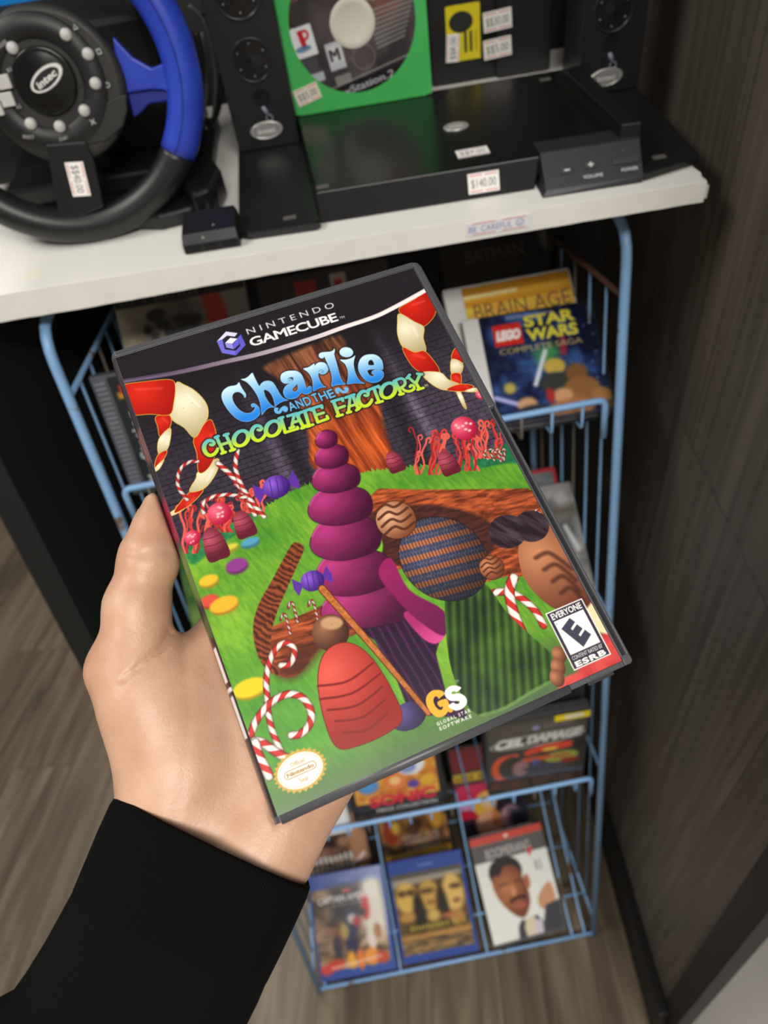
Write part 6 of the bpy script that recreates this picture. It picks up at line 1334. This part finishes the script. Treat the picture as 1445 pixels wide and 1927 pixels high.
def build_room():
    fl = wood('floor planks', (84, 72, 58), (132, 117, 96), (0, 0, PI / 2 + .03), .16, 1.1, (2.2, 26, 4), .42)
    o = MB().box((-2.6, -3.6, -.05), (.285, 3.4, 0)).build('floor', fl); tag(o, kind='structure')
    o = MB().box((.285, -3.6, -.05), (2.4, 3.4, 0)).build('floor_beyond', mat('light grey floor tile', (176, 172, 166), rough=.5, mottle=(6, (160, 156, 150), 1))); tag(o, kind='structure')
    # dark wood partition on the right, its front edge raked
    X0, X1 = .262, .277; p0 = on_x(1276, 1924, X0); p1 = on_x(1445, 1712, X0); sl = (p1[1] - p0[1]) / (p1[2] - p0[2]); y0 = p0[1] - p0[2] * sl; H = 2.5
    yt = lambda z: y0 + sl * min(z, 1.0)
    m = MB(); prof = [(yt(0), 0), (.985, 0), (.985, H), (yt(1.0), H), (yt(1.0), 1.0)]
    n = len(prof); m.add([(X0, y, z) for y, z in prof] + [(X1, y, z) for y, z in prof], [tuple(range(n - 1, -1, -1))[::-1], tuple(range(n, 2 * n))[::-1]] + [(i, n + i, n + (i + 1) % n, (i + 1) % n) for i in range(n)])
    wl = wood('dark wall planks', (84, 77, 68), (110, 102, 92), (0, PI / 2, 0), .30, 1.3, (3.5, 85, 85), .5, .6)
    mp = [k for k in wl.node_tree.nodes if k.type == 'MAPPING'][0]
    mp.vector_type = 'POINT'; mp.inputs['Rotation'].default_value = (0, PI / 2, 0)
    # grain runs up the wall, raked like its front edge: turn about X first
    m2 = wl.node_tree.nodes.new('ShaderNodeMapping'); m2.inputs['Rotation'].default_value = (math.radians(-14), 0, 0)
    tcn = [k for k in wl.node_tree.nodes if k.type == 'TEX_COORD'][0]; wl.node_tree.links.new(tcn.outputs['Object'], m2.inputs['Vector']); wl.node_tree.links.new(m2.outputs['Vector'], mp.inputs['Vector'])
    o = m.build('wall_right', wl); tag(o, kind='structure')
    m = MB(); e = .035
    m.add([(X0 - .003, yt(0) - .004, 0), (X1 + .003, yt(0) - .004, 0), (X1 + .003, yt(0) + e, 0), (X0 - .003, yt(0) + e, 0), (X0 - .003, yt(1) - .004, 1.0), (X1 + .003, yt(1) - .004, 1.0), (X1 + .003, yt(1) + e, 1.0), (X0 - .003, yt(1) + e, 1.0)],
          [(0, 3, 2, 1), (4, 5, 6, 7), (0, 1, 5, 4), (1, 2, 6, 5), (2, 3, 7, 6), (3, 0, 4, 7)])
    o = m.build('trim_1', mat('black trim', (11, 11, 12), rough=.5)); tag(o, kind='structure')
    o = MB().box((.2455, yt(0) - .002, 0), (X0 - .0005, .978, .10)).build('baseboard_right', mat('black skirting', (14, 14, 14), rough=.55), bevel=.002); tag(o, kind='structure')
    bk = mat('black board', (13, 13, 14), rough=.7)
    o = MB().box((-.385, .98, 0), (.277, 1.01, 1.23)).box((-.52, .905, 1.23), (.277, 1.01, 2.5)).build('wall_back', bk); tag(o, kind='structure')
    o = MB().box((-.385, .55, .30), (-.358, .985, 1.243)).build('wall_left', bk, bevel=.001); tag(o, kind='structure')
    # shop room behind the viewer: pale walls, ceiling with two lit panels
    wp = mat('pale wall paint', (150, 147, 142), rough=.8)
    for nm, a, b_ in (('ceiling', (-2.6, -3.6, 2.62), (2.4, 3.4, 2.66)), ('wall_front', (-2.6, -3.64, 0), (2.4, -3.6, 2.62)), ('wall_far', (-2.6, 3.4, 0), (2.4, 3.44, 2.62)), ('wall_side', (-2.64, -3.6, 0), (-2.6, 3.4, 2.62)), ('wall_opposite', (2.4, -3.6, 0), (2.44, 3.4, 2.62))):
        o = MB().box(a, b_).build(nm, wp); tag(o, kind='structure')
def build_lights():
    def area(name, loc, sx, sy, e, rgb, rot=(0, 0, 0)):
        l = bpy.data.lights.new(name, 'AREA'); l.shape = 'RECTANGLE'; l.size = sx; l.size_y = sy; l.energy = e; l.color = rgb
        o = bpy.data.objects.new(name, l); COL.objects.link(o); o.location = loc; o.rotation_euler = rot; return o
    area('ceiling_lamp', (.35, -.98, 2.60), 1.1, .35, 5, (1.0, .96, .90)); area('ceiling_lamp', (.45, -1.85, 2.60), 1.5, .6, 58, (1.0, .96, .90)); area('ceiling_lamp', (-1.25, -.25, 2.60), .60, 1.2, 16, (1.0, .96, .90)); area('ceiling_lamp', (-1.2, 2.0, 2.60), .60, 1.2, 12, (1.0, .96, .90))
    w = bpy.data.worlds.new('world'); SC.world = w; w.use_nodes = True; w.node_tree.nodes['Background'].inputs[0].default_value = (.5, .5, .5, 1); w.node_tree.nodes['Background'].inputs[1].default_value = .3
build_room(); build_lights()
build_rack(); build_games()
build_shelf(); _, badge_fn = build_dock(); build_speakers(badge_fn); build_disc(); build_wheel(); build_back_row(badge_fn)
build_held_box(); build_person()
# ------------------------------------------------------------------ camera
cam = bpy.data.cameras.new('camera'); co = bpy.data.objects.new('camera', cam); COL.objects.link(co)
cm = Matrix((CW[:, 0].tolist(), (-CW[:, 1]).tolist(), (-CW[:, 2]).tolist())).transposed().to_4x4(); cm.translation = Vector(EYE)
co.matrix_world = cm
cam.sensor_fit = 'HORIZONTAL'; cam.sensor_width = 26.0; cam.lens = FPX / 1445.0 * 26.0
cam.clip_start = 0.02; cam.clip_end = 30
cam.dof.use_dof = True; cam.dof.focus_distance = 0.285; cam.dof.aperture_fstop = cam.lens / 2.4
SC.camera = co
SC.view_settings.view_transform = 'Standard'; SC.view_settings.look = 'None'
SC.view_settings.exposure = 0.68; SC.view_settings.gamma = 1.0; SC.view_settings.use_curve_mapping = False
